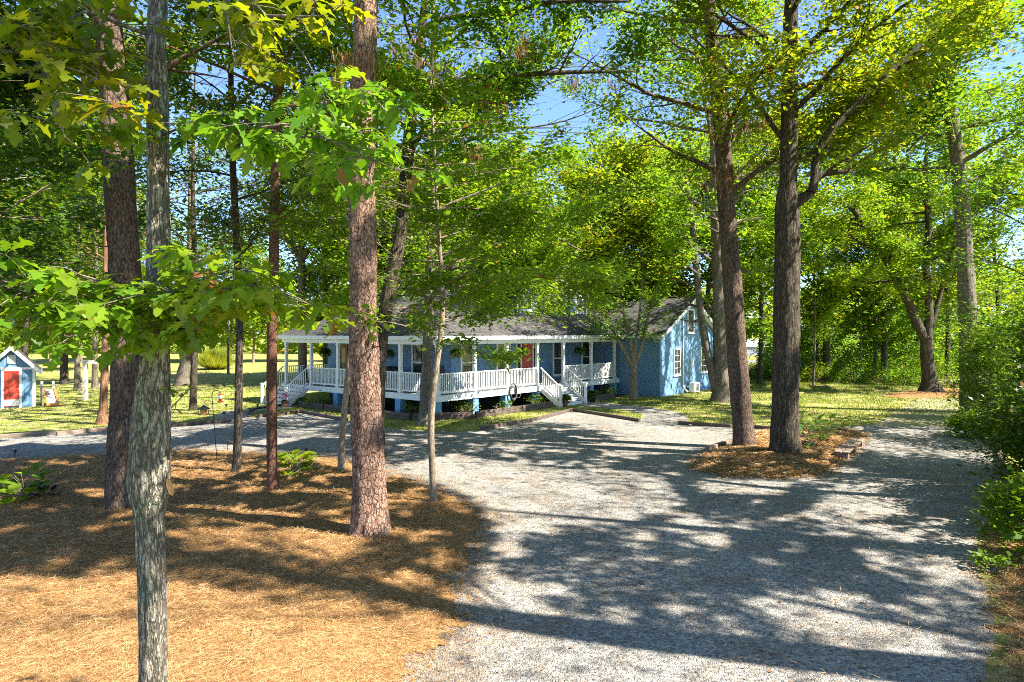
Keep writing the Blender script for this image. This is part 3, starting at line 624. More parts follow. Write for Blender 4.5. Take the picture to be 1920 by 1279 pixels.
def lit_xy(x, y):
    r = np.zeros(np.shape(x), bool)
    for p in LITPOLY: r |= inside(p, x, y)
    return r
KX, KY = SDIR.x/SDIR.z, SDIR.y/SDIR.z
CZ, SZ = math.cos(SUN_AZ), math.sin(SUN_AZ); TE = math.tan(SUN_EL)
LITPOST = [(-2.62,12.6,.5,0,8,1.0),(-3.15,6.0,.4,.0,5.2,1.0),(-5.6,16.2,.25,0,5,2.0),(-1.75,14.8,.25,0,4,3.0),(7.5,22.2,.5,0,6,4.0),(8.35,20.5,.5,0,8,5.0),(-2.6,5.5,1.5,3.7,4.7,6.0),(-3.6,5.3,1.3,3.6,4.7,7.0),(-1.6,5.0,1.2,4.6,5.6,8.0),(18,51,3,0,10,9.0),(23,51,3,0,10,10.0),(28,50,3,0,10,11.0),(33,48,3,0,10,12.0),(20,58,3,1,10,13.0),(27,58,3,1,10,14.0),(-11.5,14,2.5,4,8,15.0),(5,46,4,5,14,16.0),(-2,46,4,5,14,17.0),(11,50,4,4,14,18.0),(0,21,3,8.5,17,19.0),(3.5,24,3,8.5,17,20.0),(6,31,3,6,14,21.0),(-1,29,3,5,12,22.0),(24,46,3,0,9,23.0),(30,44,3,0,9,24.0),(11.3,37,4,6,16,25.0),(9,36,4,5,14,26.0),(7,38.5,3,2,6,27.0),(-10,24,4,5,13,28.0),(-16,34,5,4,13,29.0),(-9,34,4,5,14,30.0),(1,27,3,4,10,31.0),(-3,27,3,4,10,32.0),(-10.7,15,.6,0,.8,1.0),(-5.5,17.4,.5,0,1,1.0),(8.9,21.5,.6,0,1.2,1.0)]   # trunks, crowns and plants kept sunlit by thinning the leaves that block them
def shadow_keep(rng, pos, p_keep=.06):
    """openings in the crowns where the photo shows sun reaching the ground, a trunk or the gable wall"""
    x, y, z = pos[:,0], pos[:,1], pos[:,2]; lit = lit_xy(x-KX*z, y-KY*z); keep = ~lit | (rng.random(len(pos)) < p_keep)
    half = lit_half(x-KX*z, y-KY*z); nz = vnoise(4.4, x-KX*z, y-KY*z, .6)*.48+vnoise(7.7, x-KX*z, y-KY*z, .24)*.52+rng.normal(0,.04,len(pos)); st_ = inside(HALF[3], x-KX*z, y-KY*z); gr_ = inside(HALF[2], x-KX*z, y-KY*z)
    keep &= ~half | (nz < np.where(st_, .60, np.where(gr_, .57, np.where(x-KX*z < -3, .36, .54))))
    for tx, ty, w, z0, z1, sd in LITPOST:
        ax, ay = x-tx, y-ty; s = ax*CZ+ay*SZ; d = np.abs(-ax*SZ+ay*CZ); zz = z-s*TE
        keep &= ~((s > .6) & (d < w) & (zz > z0) & (zz < z1) & (vnoise(sd, zz, zz*0, .55)+rng.normal(0,.05,len(pos)) > (.2 if sd == 1.0 else .38)))
    # gable wall plane (local y = WY)
    lx = (x-HO.x)*CU+(y-HO.y)*SU; ly = -(x-HO.x)*SU+(y-HO.y)*CU
    sx, sy = CZ*CU+SZ*SU, -CZ*SU+SZ*CU; s = (ly-WY)/sy; wx = lx-s*sx; wz = z-s*TE
    onw = (s > 0) & (wx > WX0) & (wx < WX1) & (wz > 0) & (wz < 6)
    st = wx-15.4-wz*.35; lw = ((st > .3) & (st < 1.9) & (wz < 2.9)) | ((np.abs(wx-20.2+wz*.12) < .22) & (wz < 2.2)) | ((np.abs(wx-22.7) < .3) & (wz > .3)) | ((np.abs(wx-15.75) < .25) & (wz > 1)) | ((np.abs(wx-21.9) < .25) & (wz < .9)) | ((np.abs(wx-17.0) < .2) & (wz > 2.4) & (wz < 4))
    keep &= ~(onw & lw & (rng.random(len(pos)) > .05))
    return keep
HALF = [gp(p) for p in ([(1100,742),(1240,750),(1345,735),(1700,735),(1760,760),(1640,800),(1380,800),(1280,790),(1100,765)],[(-60,690),(560,690),(560,745),(470,765),(320,795),(-60,815)],[(720,800),(1300,800),(1700,800),(1840,860),(1840,1240),(900,1240),(880,880),(740,870)],[(-300,860),(640,862),(740,900),(920,960),(880,1150),(640,1170),(330,1080),(-300,1090)])]
def lit_half(x, y):
    r = np.zeros(np.shape(x), bool)
    for p in HALF: r |= inside(p, x, y)
    return r

def catmull(pts, step):
    pts = [np.array(p, float) for p in pts]; q = [2*pts[0]-pts[1]]+pts+[2*pts[-1]-pts[-2]]; out = []
    for i in range(1, len(q)-2):
        m = max(1, int(np.linalg.norm(q[i+1][:3]-q[i][:3])/step))
        for k in range(m):
            t = k/m; out.append(.5*((2*q[i])+(-q[i-1]+q[i+1])*t+(2*q[i-1]-5*q[i]+4*q[i+1]-q[i+2])*t*t+(-q[i-1]+3*q[i]-3*q[i+1]+q[i+2])*t**3))
    out.append(pts[-1]); return np.array(out)
def trunk_mesh(mb, path, sides=20, step=.15, amp=.07, seed=1., flare=.35, ridges=9, base_z=0):
    """displaced tapering tube through (x,y,z,r) points, root flare at its foot"""
    c = catmull(path, step); m = len(c); th = np.linspace(0, 2*np.pi, sides, endpoint=False)
    A, Z = np.meshgrid(th, c[:,2]); Rr = np.repeat(c[:,3:4], sides, 1)
    cosA, sinA = np.cos(A), np.sin(A)
    n1 = vnoise(seed, cosA*ridges*.32+7, sinA*ridges*.32+Z*1.1+3, .55); n2 = vnoise(seed+3, cosA*4+Z*3.0, sinA*4-Z*2.2, .6); n3 = vnoise(seed+5, cosA*1.2+5, sinA*1.2+Z*.8, .9)
    d = 1+amp*((n1-.5)*1.6+(n2-.5)*1.0+(n3-.5)*1.3)
    if flare:
        zz = np.clip(Z-base_z, 0, None); lob = .75+.5*vnoise(seed+8, cosA*1.5+2, sinA*1.5+2, .8)
        d += flare*lob*np.exp(-zz/(c[0,3]*1.1+.05))
    ro = Rr*d; T = np.gradient(c[:,:3], axis=0); T /= np.linalg.norm(T, axis=1)[:,None]
    ref = np.array([1,0,0.]); U = ref[None]-T*(T@ref)[:,None]; U /= np.linalg.norm(U,axis=1)[:,None]; V = np.cross(T, U)
    v = c[:,None,:3]+ro[:,:,None]*(cosA[:,:,None]*U[:,None]+sinA[:,:,None]*V[:,None])
    fs = [(i*sides+k, i*sides+(k+1)%sides, (i+1)*sides+(k+1)%sides, (i+1)*sides+k) for i in range(m-1) for k in range(sides)]
    mb.add(v.reshape(-1,3).tolist(), fs+[tuple(range((m-1)*sides, m*sides))]); return c
def unit(v): return v/(np.linalg.norm(v)+1e-9)
def limb(rng, mb, p, az, el, L, r0, curve=.25, sub=1.0, subfrom=.25, sides=6):
    """a limb with side twigs; returns the twig-end sprays (centre, outward)"""
    n = max(4, int(L/.6)); pts = [np.array(p, float)]; a, e = az, el; st = L/n
    for k in range(n):
        a += rng.normal(0, .16); e += rng.normal(0, .10)+curve*(.25-e)*.25
        pts.append(pts[-1]+st*np.array([math.cos(a)*math.cos(e), math.sin(a)*math.cos(e), math.sin(e)]))
    rad = [max(.008, r0*(1-.88*k/n)) for k in range(n+1)]; mb.tube(pts, rad, sides, cap=False)
    sp = [(pts[-1], unit(pts[-1]-pts[-2]))]; t = subfrom; sd = 1 if rng.random() < .5 else -1
    while t < .97:
        i = min(n-1, int(t*n)); f = t*n-i; q = pts[i]*(1-f)+pts[i+1]*f; d = unit(pts[i+1]-pts[i])
        aa = math.atan2(d[1], d[0])+sd*rng.uniform(.55, 1.15); ee = rng.uniform(-.15, .5); Ls = L*sub*rng.uniform(.22, .42)*(1.1-.6*t)
        sp2 = [q]; m = 3
        for k in range(m):
            aa += rng.normal(0, .2); ee += rng.normal(-.03, .12); sp2.append(sp2[-1]+Ls/m*np.array([math.cos(aa)*math.cos(ee), math.sin(aa)*math.cos(ee), math.sin(ee)]))
        mb.tube(sp2, [max(.006, rad[i]*.5*(1-.8*k/m)) for k in range(m+1)], 4, cap=False)
        for k in (1, 2, 3): sp.append((sp2[k]*.6+sp2[k-1]*.4 if k < 3 else sp2[k], unit(sp2[k]-sp2[k-1])))
        t += max(.055, .42/L)*rng.uniform(.8, 1.3); sd = -sd
    return sp
def spray_leaves(rng, sprays, n, rad, size, flat=.4, shape=KITE, mask=True, up=1.0, droop=0.0, clear=None):
    if not sprays: return np.zeros((0,3))
    c = np.array([s[0] for s in sprays]); o = np.array([s[1] for s in sprays])
    w = rng.gamma(1.6, .625, len(c)); k = rng.poisson(n*w); idx = np.repeat(np.arange(len(c)), k)
    rs = (.55+.45*np.minimum(w, 2.2))[idx][:,None]
    pos = c[idx]+rng.normal(size=(len(idx),3))*np.array([rad, rad, rad*flat])*.55*rs
    if mask: kp = shadow_keep(rng, pos); pos, idx = pos[kp], idx[kp]
    if clear is not None: kp = clear(pos); pos, idx = pos[kp], idx[kp]
    return leaf_verts(rng, pos, size, up, o[idx], shape, droop)
def px_clear(boxes, p_keep=.05, seed=3, soft=()):
    """holes in the canopy: photo-pixel boxes through which the sky or the house shows"""
    def f(pos):
        Y = np.maximum(pos[:,1], .5); px = CX+F*pos[:,0]/Y; py = HY-F*(pos[:,2]-CAMH)/Y; k = np.ones(len(pos), bool)
        rr = np.random.default_rng(seed)
        for x0, y0, x1, y1 in boxes:
            e = ((px-(x0+x1)/2)/((x1-x0)/2))**2+((py-(y0+y1)/2)/((y1-y0)/2))**2
            k &= ~((e < 1+rr.normal(0, .15, len(pos))+(vnoise(seed*1.3, px, py, 34.)-.5)*1.5) & (rr.random(len(pos)) > p_keep))
        for x0, y0, x1, y1, pk in soft: k &= ~((px > x0) & (px < x1) & (py > y0) & (py < y1) & (rr.random(len(pos)) > pk))
        return k
    return f
CLEAR = px_clear([(990,172,1092,246),(360,115,460,180),(533,465,595,560),(1345,25,1395,70),(1485,440,1500,560),(1590,400,1625,520),(600,634,1250,790),(1235,550,1350,740),(-20,640,85,780),(90,650,230,800),(330,650,640,800)], .03, soft=((708,330,775,640,.3),(735,200,790,340,.3),(952,542,1008,592,.3),(1010,548,1100,600,.35),(985,596,1235,630,.5)))

def px_path(lst, Y, w2r=True):
    """photo trunk outline [(px,py,width_px[,Y])] -> world (x,y,z,r)"""
    out = []
    for q in lst:
        y = q[3] if len(q) > 3 else Y; p = P(q[0], q[1], y); out.append((p.x, p.y, p.z, q[2]/F*y/2))
    return out
def extend(path, top, r, lean=(0,0)):
    x, y, z, r0 = path[-1]
    return path+[(x+lean[0]*.5, y+lean[1]*.5, (z+top)/2, (r0+r)/2*1.05), (x+lean[0], y+lean[1], top, r)]

def tree(name, label, cat, path, bark, leaf, seed, z0, n_limb, L, el=(.1,.7), leaf_n=38, leaf_r=.75, leaf_s=.13, r_limb=.4, sides=16, amp=.08, flare=.35, step=.2, mask=True,
         extra=(), shape=KITE, group=None, flat=.55, sub=1.0, clear=CLEAR, azs=None, ridges=9, up=1.0, twigs=None, droop=0.0):
    rng = np.random.default_rng(seed); base = Vector((path[0][0], path[0][1], 0))
    lp = [(x-base.x, y-base.y, z, r) for x, y, z, r in path]
    t = thing(name, label, cat, base, 0, group); mb = MB(); c = trunk_mesh(mb, lp, sides, step, amp, seed*1.37, flare, ridges, lp[0][2])
    zt = c[-1][2]; sp = []; lb = MB()
    for k in range(n_limb):
        f = (k+rng.uniform(.1,.9))/n_limb; z = z0+(zt-z0)*f**.9
        i = int(np.argmin(np.abs(c[:,2]-z))); q = c[i]
        az = k*2.399+rng.normal(0,.3) if azs is None else rng.uniform(*azs)
        prof = (.55+.75*math.sin(math.pi*min(1, .15+.8*f)))*(1 if f < .8 else .75)
        sp += limb(rng, lb, q[:3], az, rng.uniform(*el)+.35*f, L*prof*rng.uniform(.75, 1.2), max(.02, q[3]*r_limb), sub=sub)
    sp.append((c[-1][:3], np.array([0,0,1.])))
    for pth in extra:          # limbs drawn from the photo, local coordinates
        pe = [(x-base.x, y-base.y, z, r) for x, y, z, r in pth]; ce = trunk_mesh(lb, pe, 10, .15, amp, seed+2., 0)
        for k in range(3, len(ce)-1, 4):
            d = unit(ce[k+1][:3]-ce[k][:3])
            if k > len(ce)*.3: sp += limb(rng, lb, ce[k][:3], math.atan2(d[1], d[0])+rng.choice([-1,1])*rng.uniform(.5,1.3), rng.uniform(-.1,.6), L*.45*rng.uniform(.6,1.2), ce[k][3]*.5)
    mb.build('trunk', bark, t, True)
    if lb.v: lb.build('limbs', bark, t, True)
    W_ = np.array(base)
    sw = [(s[0]+W_, s[1]) for s in sp]
    v = spray_leaves(rng, sw, leaf_n, leaf_r, leaf_s, flat, shape, mask, up, droop, clear)
    if len(v): link('crown', raw_mesh('crown', v-W_, len(shape), leaf), t)
    return t

# --- near trunks, drawn from the photo
oakp = px_path([(287,1430,64),(287,1279,56),(286,1150,55),(283,1020,54),(281,960,62),(280,925,80),(281,880,84),(284,820,80),(288,740,68),(293,660,54),(296,560,48),(297,430,44),(296,300,42),(296,150,40),(297,0,37)], 6.0)
oakp = [(a,b,c,r*.87) for a,b,c,r in oakp]; oakp = extend(oakp, 14, .05, (.3,.6))
near_oak = tree('lichen_oak', 'slender oak with pale green lichen on its bark, nearest trunk in the straw bed', 'tree', oakp, BARK['lichen'], LEAF['oak'], 3, 8.6, 12, 3.0, leaf_n=12, leaf_s=.17, leaf_r=.7, sides=40, step=.05, amp=.10, flare=.3, shape=HEX, ridges=14, azs=(-.5,4.0))
b_ = MB(); q = P(319,912,5.97); b_.lathe([(.0,.0),(.022,.004),(.026,.012),(.0,.018)], (0,0,0), 10); st_ = b_.build('pruning_scar', M['cut'], near_oak)
st_.location = q-near_oak.location+Vector((.0,-.02,0)); st_.rotation_euler = (R(20),R(75),0); st_.scale = (3.2,1.3,1)

pinep = [(a,b,c,r*.9) for a,b,c,r in extend(px_path([(697,1012,70),(694,960,66),(690,850,64),(684,700,58),(681,550,56),(678,400,56),(678,300,55),(682,150,50),(688,0,44)], 12.6), 22, .08, (.4,0))]
tree('big_pine', 'thick pine with pink brown plated bark at the right edge of the straw bed', 'tree', pinep, BARK['pine'], LEAF['mid'], 5, 9.6, 20, 4.6, leaf_n=92, leaf_s=0.155, sides=44, step=.05, amp=.11, flare=.5, ridges=12)
dpp = [(a,b,c,r*.88) for a,b,c,r in extend(px_path([(229,958,52),(230,900,60),(238,760,66),(240,650,66),(230,430,60),(219,250,56),(208,100,52),(200,0,50)], 14.4), 21, .1, (-.5,0))]
tree('dark_pine', 'dark barked pine standing just behind the lichen covered oak', 'tree', dpp, BARK['darkpine'], LEAF['mid'], 7, 8.2, 20, 4.4, leaf_n=92, leaf_s=0.155, sides=32, step=.08, amp=.09, flare=.3)
p3 = extend(px_path([(443,892,15),(446,800,15),(448,700,14),(449,600,13),(444,450,13),(436,300,12),(433,150,10)], 18.0), 12.5, .03)
tree('thin_oak', 'thin dark trunked young oak between the bird feeder pole and the slim red pine', 'tree', p3, BARK['oak'], LEAF['dark'], 8, 5.6, 16, 3.2, leaf_n=97, leaf_s=0.120, flare=.5, sides=14)
p4 = extend(px_path([(511,920,21),(510,850,19),(510,700,19),(512,550,19),(515,400,18),(518,250,17),(522,50,15)], 16.2), 15, .04)
tree('slim_pine', 'slim straight pine with reddish scaly bark in front of the side steps', 'tree', p4, BARK['redpine'], LEAF['mid'], 9, 7.4, 18, 3.2, leaf_n=97, leaf_s=0.129, flare=.25, sides=20, step=.08)
p5 = extend(px_path([(639,888,13),(643,800,12),(651,720,11),(664,600,10),(676,480,9)], 18.2), 8.5, .02, (.3,.5))
tree('leaning_sapling', 'thin olive barked sapling leaning behind the left side of the thick pine', 'tree', p5, BARK['smooth'], LEAF['mid'], 10, 6.4, 8, 1.6, leaf_n=50, leaf_s=0.086, flare=.3, sides=10)
br = lambda l, Y: px_path(l, Y)
p6 = extend(px_path([(703,852,32),(707,780,28),(710,700,27),(714,640,27),(733,530,26),(750,440,24),(762,320,23),(770,230,22),(782,120,18),(795,20,14)], 21), 19, .05, (.5,0))
tree('leaning_oak', 'leaning grey oak with long bare limbs rising from behind the thick pine', 'tree', p6, BARK['oak'], LEAF['mid'], 11, 8.6, 22, 4.4, leaf_n=96, leaf_s=0.146, sides=22, flare=.3, step=.12,
     extra=[br([(768,250,12),(785,178,11),(830,160,10),(890,148,10),(960,142,9),(1060,136,8),(1190,134,4)],21), br([(760,330,12),(772,285,10),(795,240,9),(815,224,8),(850,195,6),(880,165,3)],21.3),
            br([(790,60,10),(830,35,10),(900,28,9),(960,25,9),(1010,8,8),(1070,2,7),(1180,3,4)],20), br([(900,30,6),(925,70,6),(938,100,5),(940,135,3)],20)])
p8 = extend(px_path([(813,950,13),(811,880,13),(808,800,13),(814,720,12),(822,660,11),(829,600,10),(828,520,9),(822,430,7)], 14.8), 9.5, .015, (-.2,.2))
tree('maple_sapling', 'slim young maple with a crooked pale stem at the edge of the gravel', 'tree', p8, BARK['smooth'], LEAF['maple'], 12, 3.5, 48, 2.6, el=(-.25,.4), leaf_n=78, leaf_r=.42, leaf_s=.12, flare=.15, sides=14, step=.08, amp=.05, shape=HEX, flat=.3,
     clear=px_clear([(985,168,1095,250),(690,600,790,800),(800,655,870,800),(985,600,1200,800)], .05, soft=((708,330,770,640,.12),(735,200,780,340,.2),(952,542,1008,592,.3),(1010,548,1100,600,.35))))
p9 = extend(px_path([(798,798,24),(798,740,20),(801,680,20),(803,600,19),(806,480,17),(812,330,14)], 27.7), 21, .04)
tree('porch_oak', 'grey barked oak growing against the near corner of the white porch', 'tree', p9, BARK['grey'], LEAF['maple'], 13, 4.6, 40, 6.0, el=(-.2,.6), leaf_n=74, leaf_s=0.163, flare=.6, sides=16,
     extra=[px_path(l,26.5) for l in ([(804,560,9),(860,520,8),(930,500,6),(1000,520,4),(1060,550,2)],[(806,520,9),(870,500,7),(930,530,5),(990,565,3),(1030,590,2)],[(802,580,8),(850,560,6),(910,570,4),(960,600,2)],[(806,500,9),(900,440,8),(1000,430,6),(1090,470,3)],[(802,560,8),(760,540,6),(710,550,3)],[(803,540,8),(850,535,6),(905,555,5),(950,585,3)],[(804,520,9),(880,480,7),(960,490,6),(1040,520,4),(1100,560,2)],[(802,570,7),(770,575,5),(735,595,3)])])
p10 = extend(px_path([(1396,842,38),(1391,780,36),(1385,700,36),(1378,600,35),(1371,500,34),(1362,380,32),(1356,280,29),(1347,190,26),(1335,80,23),(1328,0,21)], 22.2), 22, .08, (-.4,0))
tree('bed_pine', 'pine leaning left out of the small straw bed beside the gravel', 'tree', p10, BARK['darkpine'], LEAF['yel'], 14, 7.6, 24, 4.6, leaf_n=104, leaf_s=0.155, sides=28, step=.1, amp=.06, flare=.3)
p11 = [(a,b,c,r*.94) for a,b,c,r in extend(px_path([(1473,860,54),(1472,800,52),(1473,700,51),(1475,560,49),(1476,450,47),(1476,380,44),(1478,340,34),(1480,250,32),(1480,150,30),(1484,0,26)], 20.5), 21, .08, (.4,0))]
tree('bed_oak', 'stout dark oak with pale lichen flecks and a long limb reaching up right', 'tree', p11, ridgebark('flecked_oak_bark', (.028,.021,.015), (.105,.08,.055), (.26,.21,.15), (20,20,3.4), fleck=(.42,.41,.34)), LEAF['yel'], 15, 8.4, 22, 4.8, leaf_n=108, leaf_s=0.163, sides=30, step=.1, amp=.07, flare=.35,
     extra=[br([(1486,385,24),(1505,372,20),(1520,362,17),(1527,335,15),(1529,300,15),(1545,262,15),(1575,225,15),(1620,182,14),(1680,128,13),(1760,62,11),(1840,0,9)],20.4), br([(1521,360,15),(1530,335,14),(1545,326,12),(1575,322,10),(1600,320,5)],20.2)])
p12 = extend(px_path([(1353,755,32),(1352,700,27),(1349,600,25),(1346,480,22),(1340,330,18)], 37), 21, .06)
tree('gable_tree', 'grey twin trunked tree in front of the blue gable end', 'tree', p12, BARK['grey'], LEAF['maple'], 16, 6.6, 28, 5.8, leaf_n=44, leaf_s=0.198, sides=18, flare=.5, extra=[br([(1345,745,18),(1335,700,15),(1322,640,15),(1312,570,13),(1303,470,12),(1294,380,10),(1285,330,7)],37)])
p13 = px_path([(1188,748,15),(1188,715,12),(1188,680,12)], 38.5)
tree('crape_myrtle', 'small crape myrtle with several slim stems by the blue side wall', 'tree', p13, BARK['smooth'], LEAF['maple'], 17, 2.0, 0, 2.6, leaf_n=30, leaf_r=.5, leaf_s=.16, sides=10, flare=.2, extra=[br(l,38.5) for l in ([(1187,690,8),(1172,660,7),(1155,630,6),(1135,590,5),(1110,550,3)],[(1188,685,8),(1182,640,6),(1170,590,5),(1155,530,3)],[(1189,685,8),(1203,650,7),(1214,600,6),(1232,540,3)],[(1189,685,7),(1192,640,5),(1200,580,4),(1205,520,3)])],
     clear=px_clear([(1080,640,1250,760)], .3))
p14 = extend(px_path([(1822,790,38),(1818,700,32),(1813,560,29),(1806,430,27),(1796,300,25),(1780,190,22),(1772,130,18)], 32), 19, .08)
tree('tall_grey_tree', 'tall pale grey trunk with short snapped boughs above the right hand shrubs', 'tree', p14, BARK['grey'], LEAF['yel'], 18, 10.5, 20, 5.0, leaf_n=104, leaf_s=0.181, sides=20, flare=.3,
     extra=[br([(1772,165,12),(1755,152,11),(1735,146,9),(1700,144,7),(1670,143,4)],32), br([(1770,200,9),(1730,215,8),(1700,235,5),(1670,255,3)],32), br([(1776,225,8),(1755,235,7),(1725,260,5),(1700,285,3)],32.4)])
p15 = px_path([(1746,735,30),(1742,700,22),(1738,660,22),(1738,630,20)], 43)
tree('forked_tree', 'forked tree with three dark stems at the end of the grassy track', 'tree', p15, BARK['oak'], LEAF['maple'], 19, 6, 0, 8.5, leaf_n=58, leaf_s=0.206, sides=14, flare=.7,
     extra=[px_path([(1736,640,17),(1722,612,16),(1700,560,15),(1672,510,14),(1645,455,13),(1612,408,11),(1590,385,8),(1570,370,4)],43), px_path([(1739,635,16),(1742,580,14),(1737,500,13),(1741,420,11),(1735,330,8),(1740,230,4)],43), px_path([(1742,630,10),(1758,570,9),(1768,530,8),(1782,480,7),(1796,430,5),(1810,350,3)],43)])

# --- trunks left of and behind the house
tree('cedar', 'reddish cedar trunk on the lawn edge left of the dark pine', 'tree', extend(px_path([(192,795,17),(194,750,14),(196,700,13),(198,620,12)], 28), 11, .03), BARK['cedar'], LEAF['mid'], 20, 5.4, 12, 2.6, leaf_n=55, leaf_s=0.129, sides=12, flare=.5)
tree('lawn_oak', 'thick leaning trunk at the shaded edge of the bright left lawn', 'tree', extend(px_path([(342,724,24),(347,680,19),(352,640,17),(356,560,14)], 48), 17, .05), BARK['grey'], LEAF['mid'], 21, 8, 14, 4.5, leaf_n=67, leaf_s=0.189, sides=12)
tree('porch_end_tree', 'tall forked tree behind the far left end of the porch', 'tree', extend(px_path([(568,730,18),(567,640,15),(566,560,14),(565,480,13)], 50), 19, .05), BARK['grey'], LEAF['mid'], 22, 12, 12, 4.2, leaf_n=63, leaf_s=0.172, sides=12, extra=[px_path([(565,490,11),(550,462,9),(535,450,7),(515,440,4)],50), px_path([(565,490,11),(578,470,9),(592,450,6),(605,420,4)],50)])
for k, (px, pb, Y, lab) in enumerate(((145,732,44,'straight dark trunk on the lawn between the shed and the white swing frame'),(178,732,46,'paired grey trunk seen under the white swing frame beam'),(428,704,62,'pale spindly trunk in the lawn beside the lime green clump'))):
    tree('lawn_tree', lab, 'tree', extend(px_path([(px,pb,11 if k < 2 else 5),(px,660,9 if k < 2 else 4),(px+2,560,8 if k < 2 else 3)], Y), 13+k, .04), BARK['grey'], LEAF['mid'], 30+k, 6.5, 12, 3.6, leaf_n=59, leaf_s=0.206, sides=10)

# --- leafy trees whose crowns fill the middle distance
tree('bay_tree', 'glossy leaved tree filling the left border above the shed', 'tree', [(-11.8,14.2,0,.16),(-11.7,14.2,3,.13),(-11.6,14.1,6,.1),(-11.4,14.0,10,.03)], BARK['smooth'], LEAF['gloss'], 41, 3.9, 34, 3.0, leaf_n=126, leaf_s=0.146, leaf_r=.6, shape=HEX, sides=12)
def fill_tree(label, px, Y, h, z0, n, L, seed, leaf, ls, r=.17, ln=50, bark='oak', **kw):
    q = XY(px, Y); tree('leafy_tree', label, 'tree', [(q.x,Y,0,r),(q.x+.1,Y,h*.3,r*.85),(q.x-.1,Y+.2,h*.65,r*.55),(q.x+.1,Y,h,r*.15)], BARK[bark], LEAF[leaf], seed, z0, n, L, leaf_n=ln, leaf_s=ls*.86, leaf_r=.85, sides=12, group='middle distance trees', **kw)
fill_tree('leafy dark tree rising behind the shed roof', 45, 40, 17, 4.2, 26, 4.6, 42, 'mid', .22)
fill_tree('tree with low dark crown directly behind the dark pine', 222, 30, 16, 5.2, 28, 4.6, 43, 'mid', .19)
fill_tree('dark crowned tree between the lichen oak and the thin oak', 362, 33, 17, 5.6, 28, 4.4, 44, 'mid', .19)
fill_tree('tall leafy tree standing right behind the slim red pine', 512, 38, 18, 8.5, 24, 4.6, 45, 'mid', .2)
fill_tree('leafy tree behind the thick pine by the porch side', 676, 44, 18, 6.5, 28, 4.8, 46, 'mid', .23)
fill_tree('bright leafy tree at the right edge over the shrubs', 2010, 25, 13, 2.6, 26, 3.6, 47, 'maple', .17)
fill_tree('leafy tree behind the tall grey trunk at the track side', 1870, 45, 16, 3.0, 28, 4.6, 48, 'maple', .22)
fill_tree('yellow green tree between the gable wing and the stout oak', 1425, 50, 18, 4.5, 26, 5.0, 49, 'maple', .26)
fill_tree('young tree with low boughs between stout oak and dark woodland trunk', 1530, 56, 14, 1.6, 28, 4.6, 57, 'maple', .26)
fill_tree('leafy tree at the woods edge left of the forked tree', 1655, 54, 12, 1.5, 26, 4.6, 58, 'maple', .26)
fill_tree('leafy tree at the woods edge right of the forked tree', 1775, 50, 17, 3.2, 28, 4.8, 59, 'mid', .26)

# --- trees off to the right whose shade falls across the drive and straw
def shade_tree(label, x, y, h, r, seed, z0, L, n, leaf='mid', mask=True, **kw):
    rng = np.random.default_rng(seed)
    pth = [(x,y,0,r),(x+.1,y,h*.3,r*.82),(x+rng.normal(0,.3),y+rng.normal(0,.3),h*.65,r*.6),(x+rng.normal(0,.5),y+rng.normal(0,.5),h,r*.2)]
    return tree('shade_tree', label, 'tree', pth, BARK['oak'], LEAF[leaf], seed, z0, n, L, leaf_n=80, leaf_s=.15, leaf_r=.75, sides=14, r_limb=.14, mask=mask, clear=CLEAR, **kw)
shade_tree('big oak just outside the right edge whose trunk shadow crosses the gravel', 11.2, 5.3, 21, .5, 51, 12.0, 6.6, 34, azs=(1.6, 3.7))
shade_tree('broad oak beyond the right edge shading the middle of the drive', 15.5, 9.0, 18, .36, 52, 6.0, 5.0, 24)
shade_tree('tall oak on the right shading the far end of the drive', 20.0, 14.5, 19, .36, 53, 6.5, 5.0, 22)
shade_tree('oak among the right hand shrubs casting dapples near the straw bed', 14.6, 13.8, 14, .26, 54, 6.0, 4.0, 18, 'yel')
shade_tree('leafy oak to the right shading the near gravel', 18.5, 4.0, 17, .34, 55, 7.0, 5.0, 20)
shade_tree('tall oak behind the viewer shading the front of the straw bed', 5.5, .5, 17, .3, 56, 11.0, 3.6, 16)

# --- woods: four kinds of tree, each built once and copied tree by tree
def proto(name, seed, h, r, z0, L, n, leaf, bark, s=.30, ln=46):
    rng = np.random.default_rng(seed)
    pth = [(0,0,0,r),(rng.normal(0,.15),0,h*.3,r*.85),(rng.normal(0,.4),rng.normal(0,.4),h*.65,r*.6),(rng.normal(0,.6),rng.normal(0,.6),h,r*.15)]
    return tree(name, 'x', 'tree', pth, BARK[bark], LEAF[leaf], seed, z0, n, L, leaf_n=ln, leaf_s=s, leaf_r=1.0, sides=12, mask=False, clear=None)
PR = [proto('woodland_tree', 61, 19, .26, 2.6, 5.0, 24, 'mid', 'grey'), proto('woodland_tree', 62, 16, .2, 1.6, 4.4, 24, 'yel', 'grey'),
      proto('woodland_tree', 63, 21, .3, 4.0, 5.2, 24, 'mid', 'oak'), proto('woodland_tree', 64, 13, .14, 1.2, 3.6, 22, 'yel', 'smooth')]
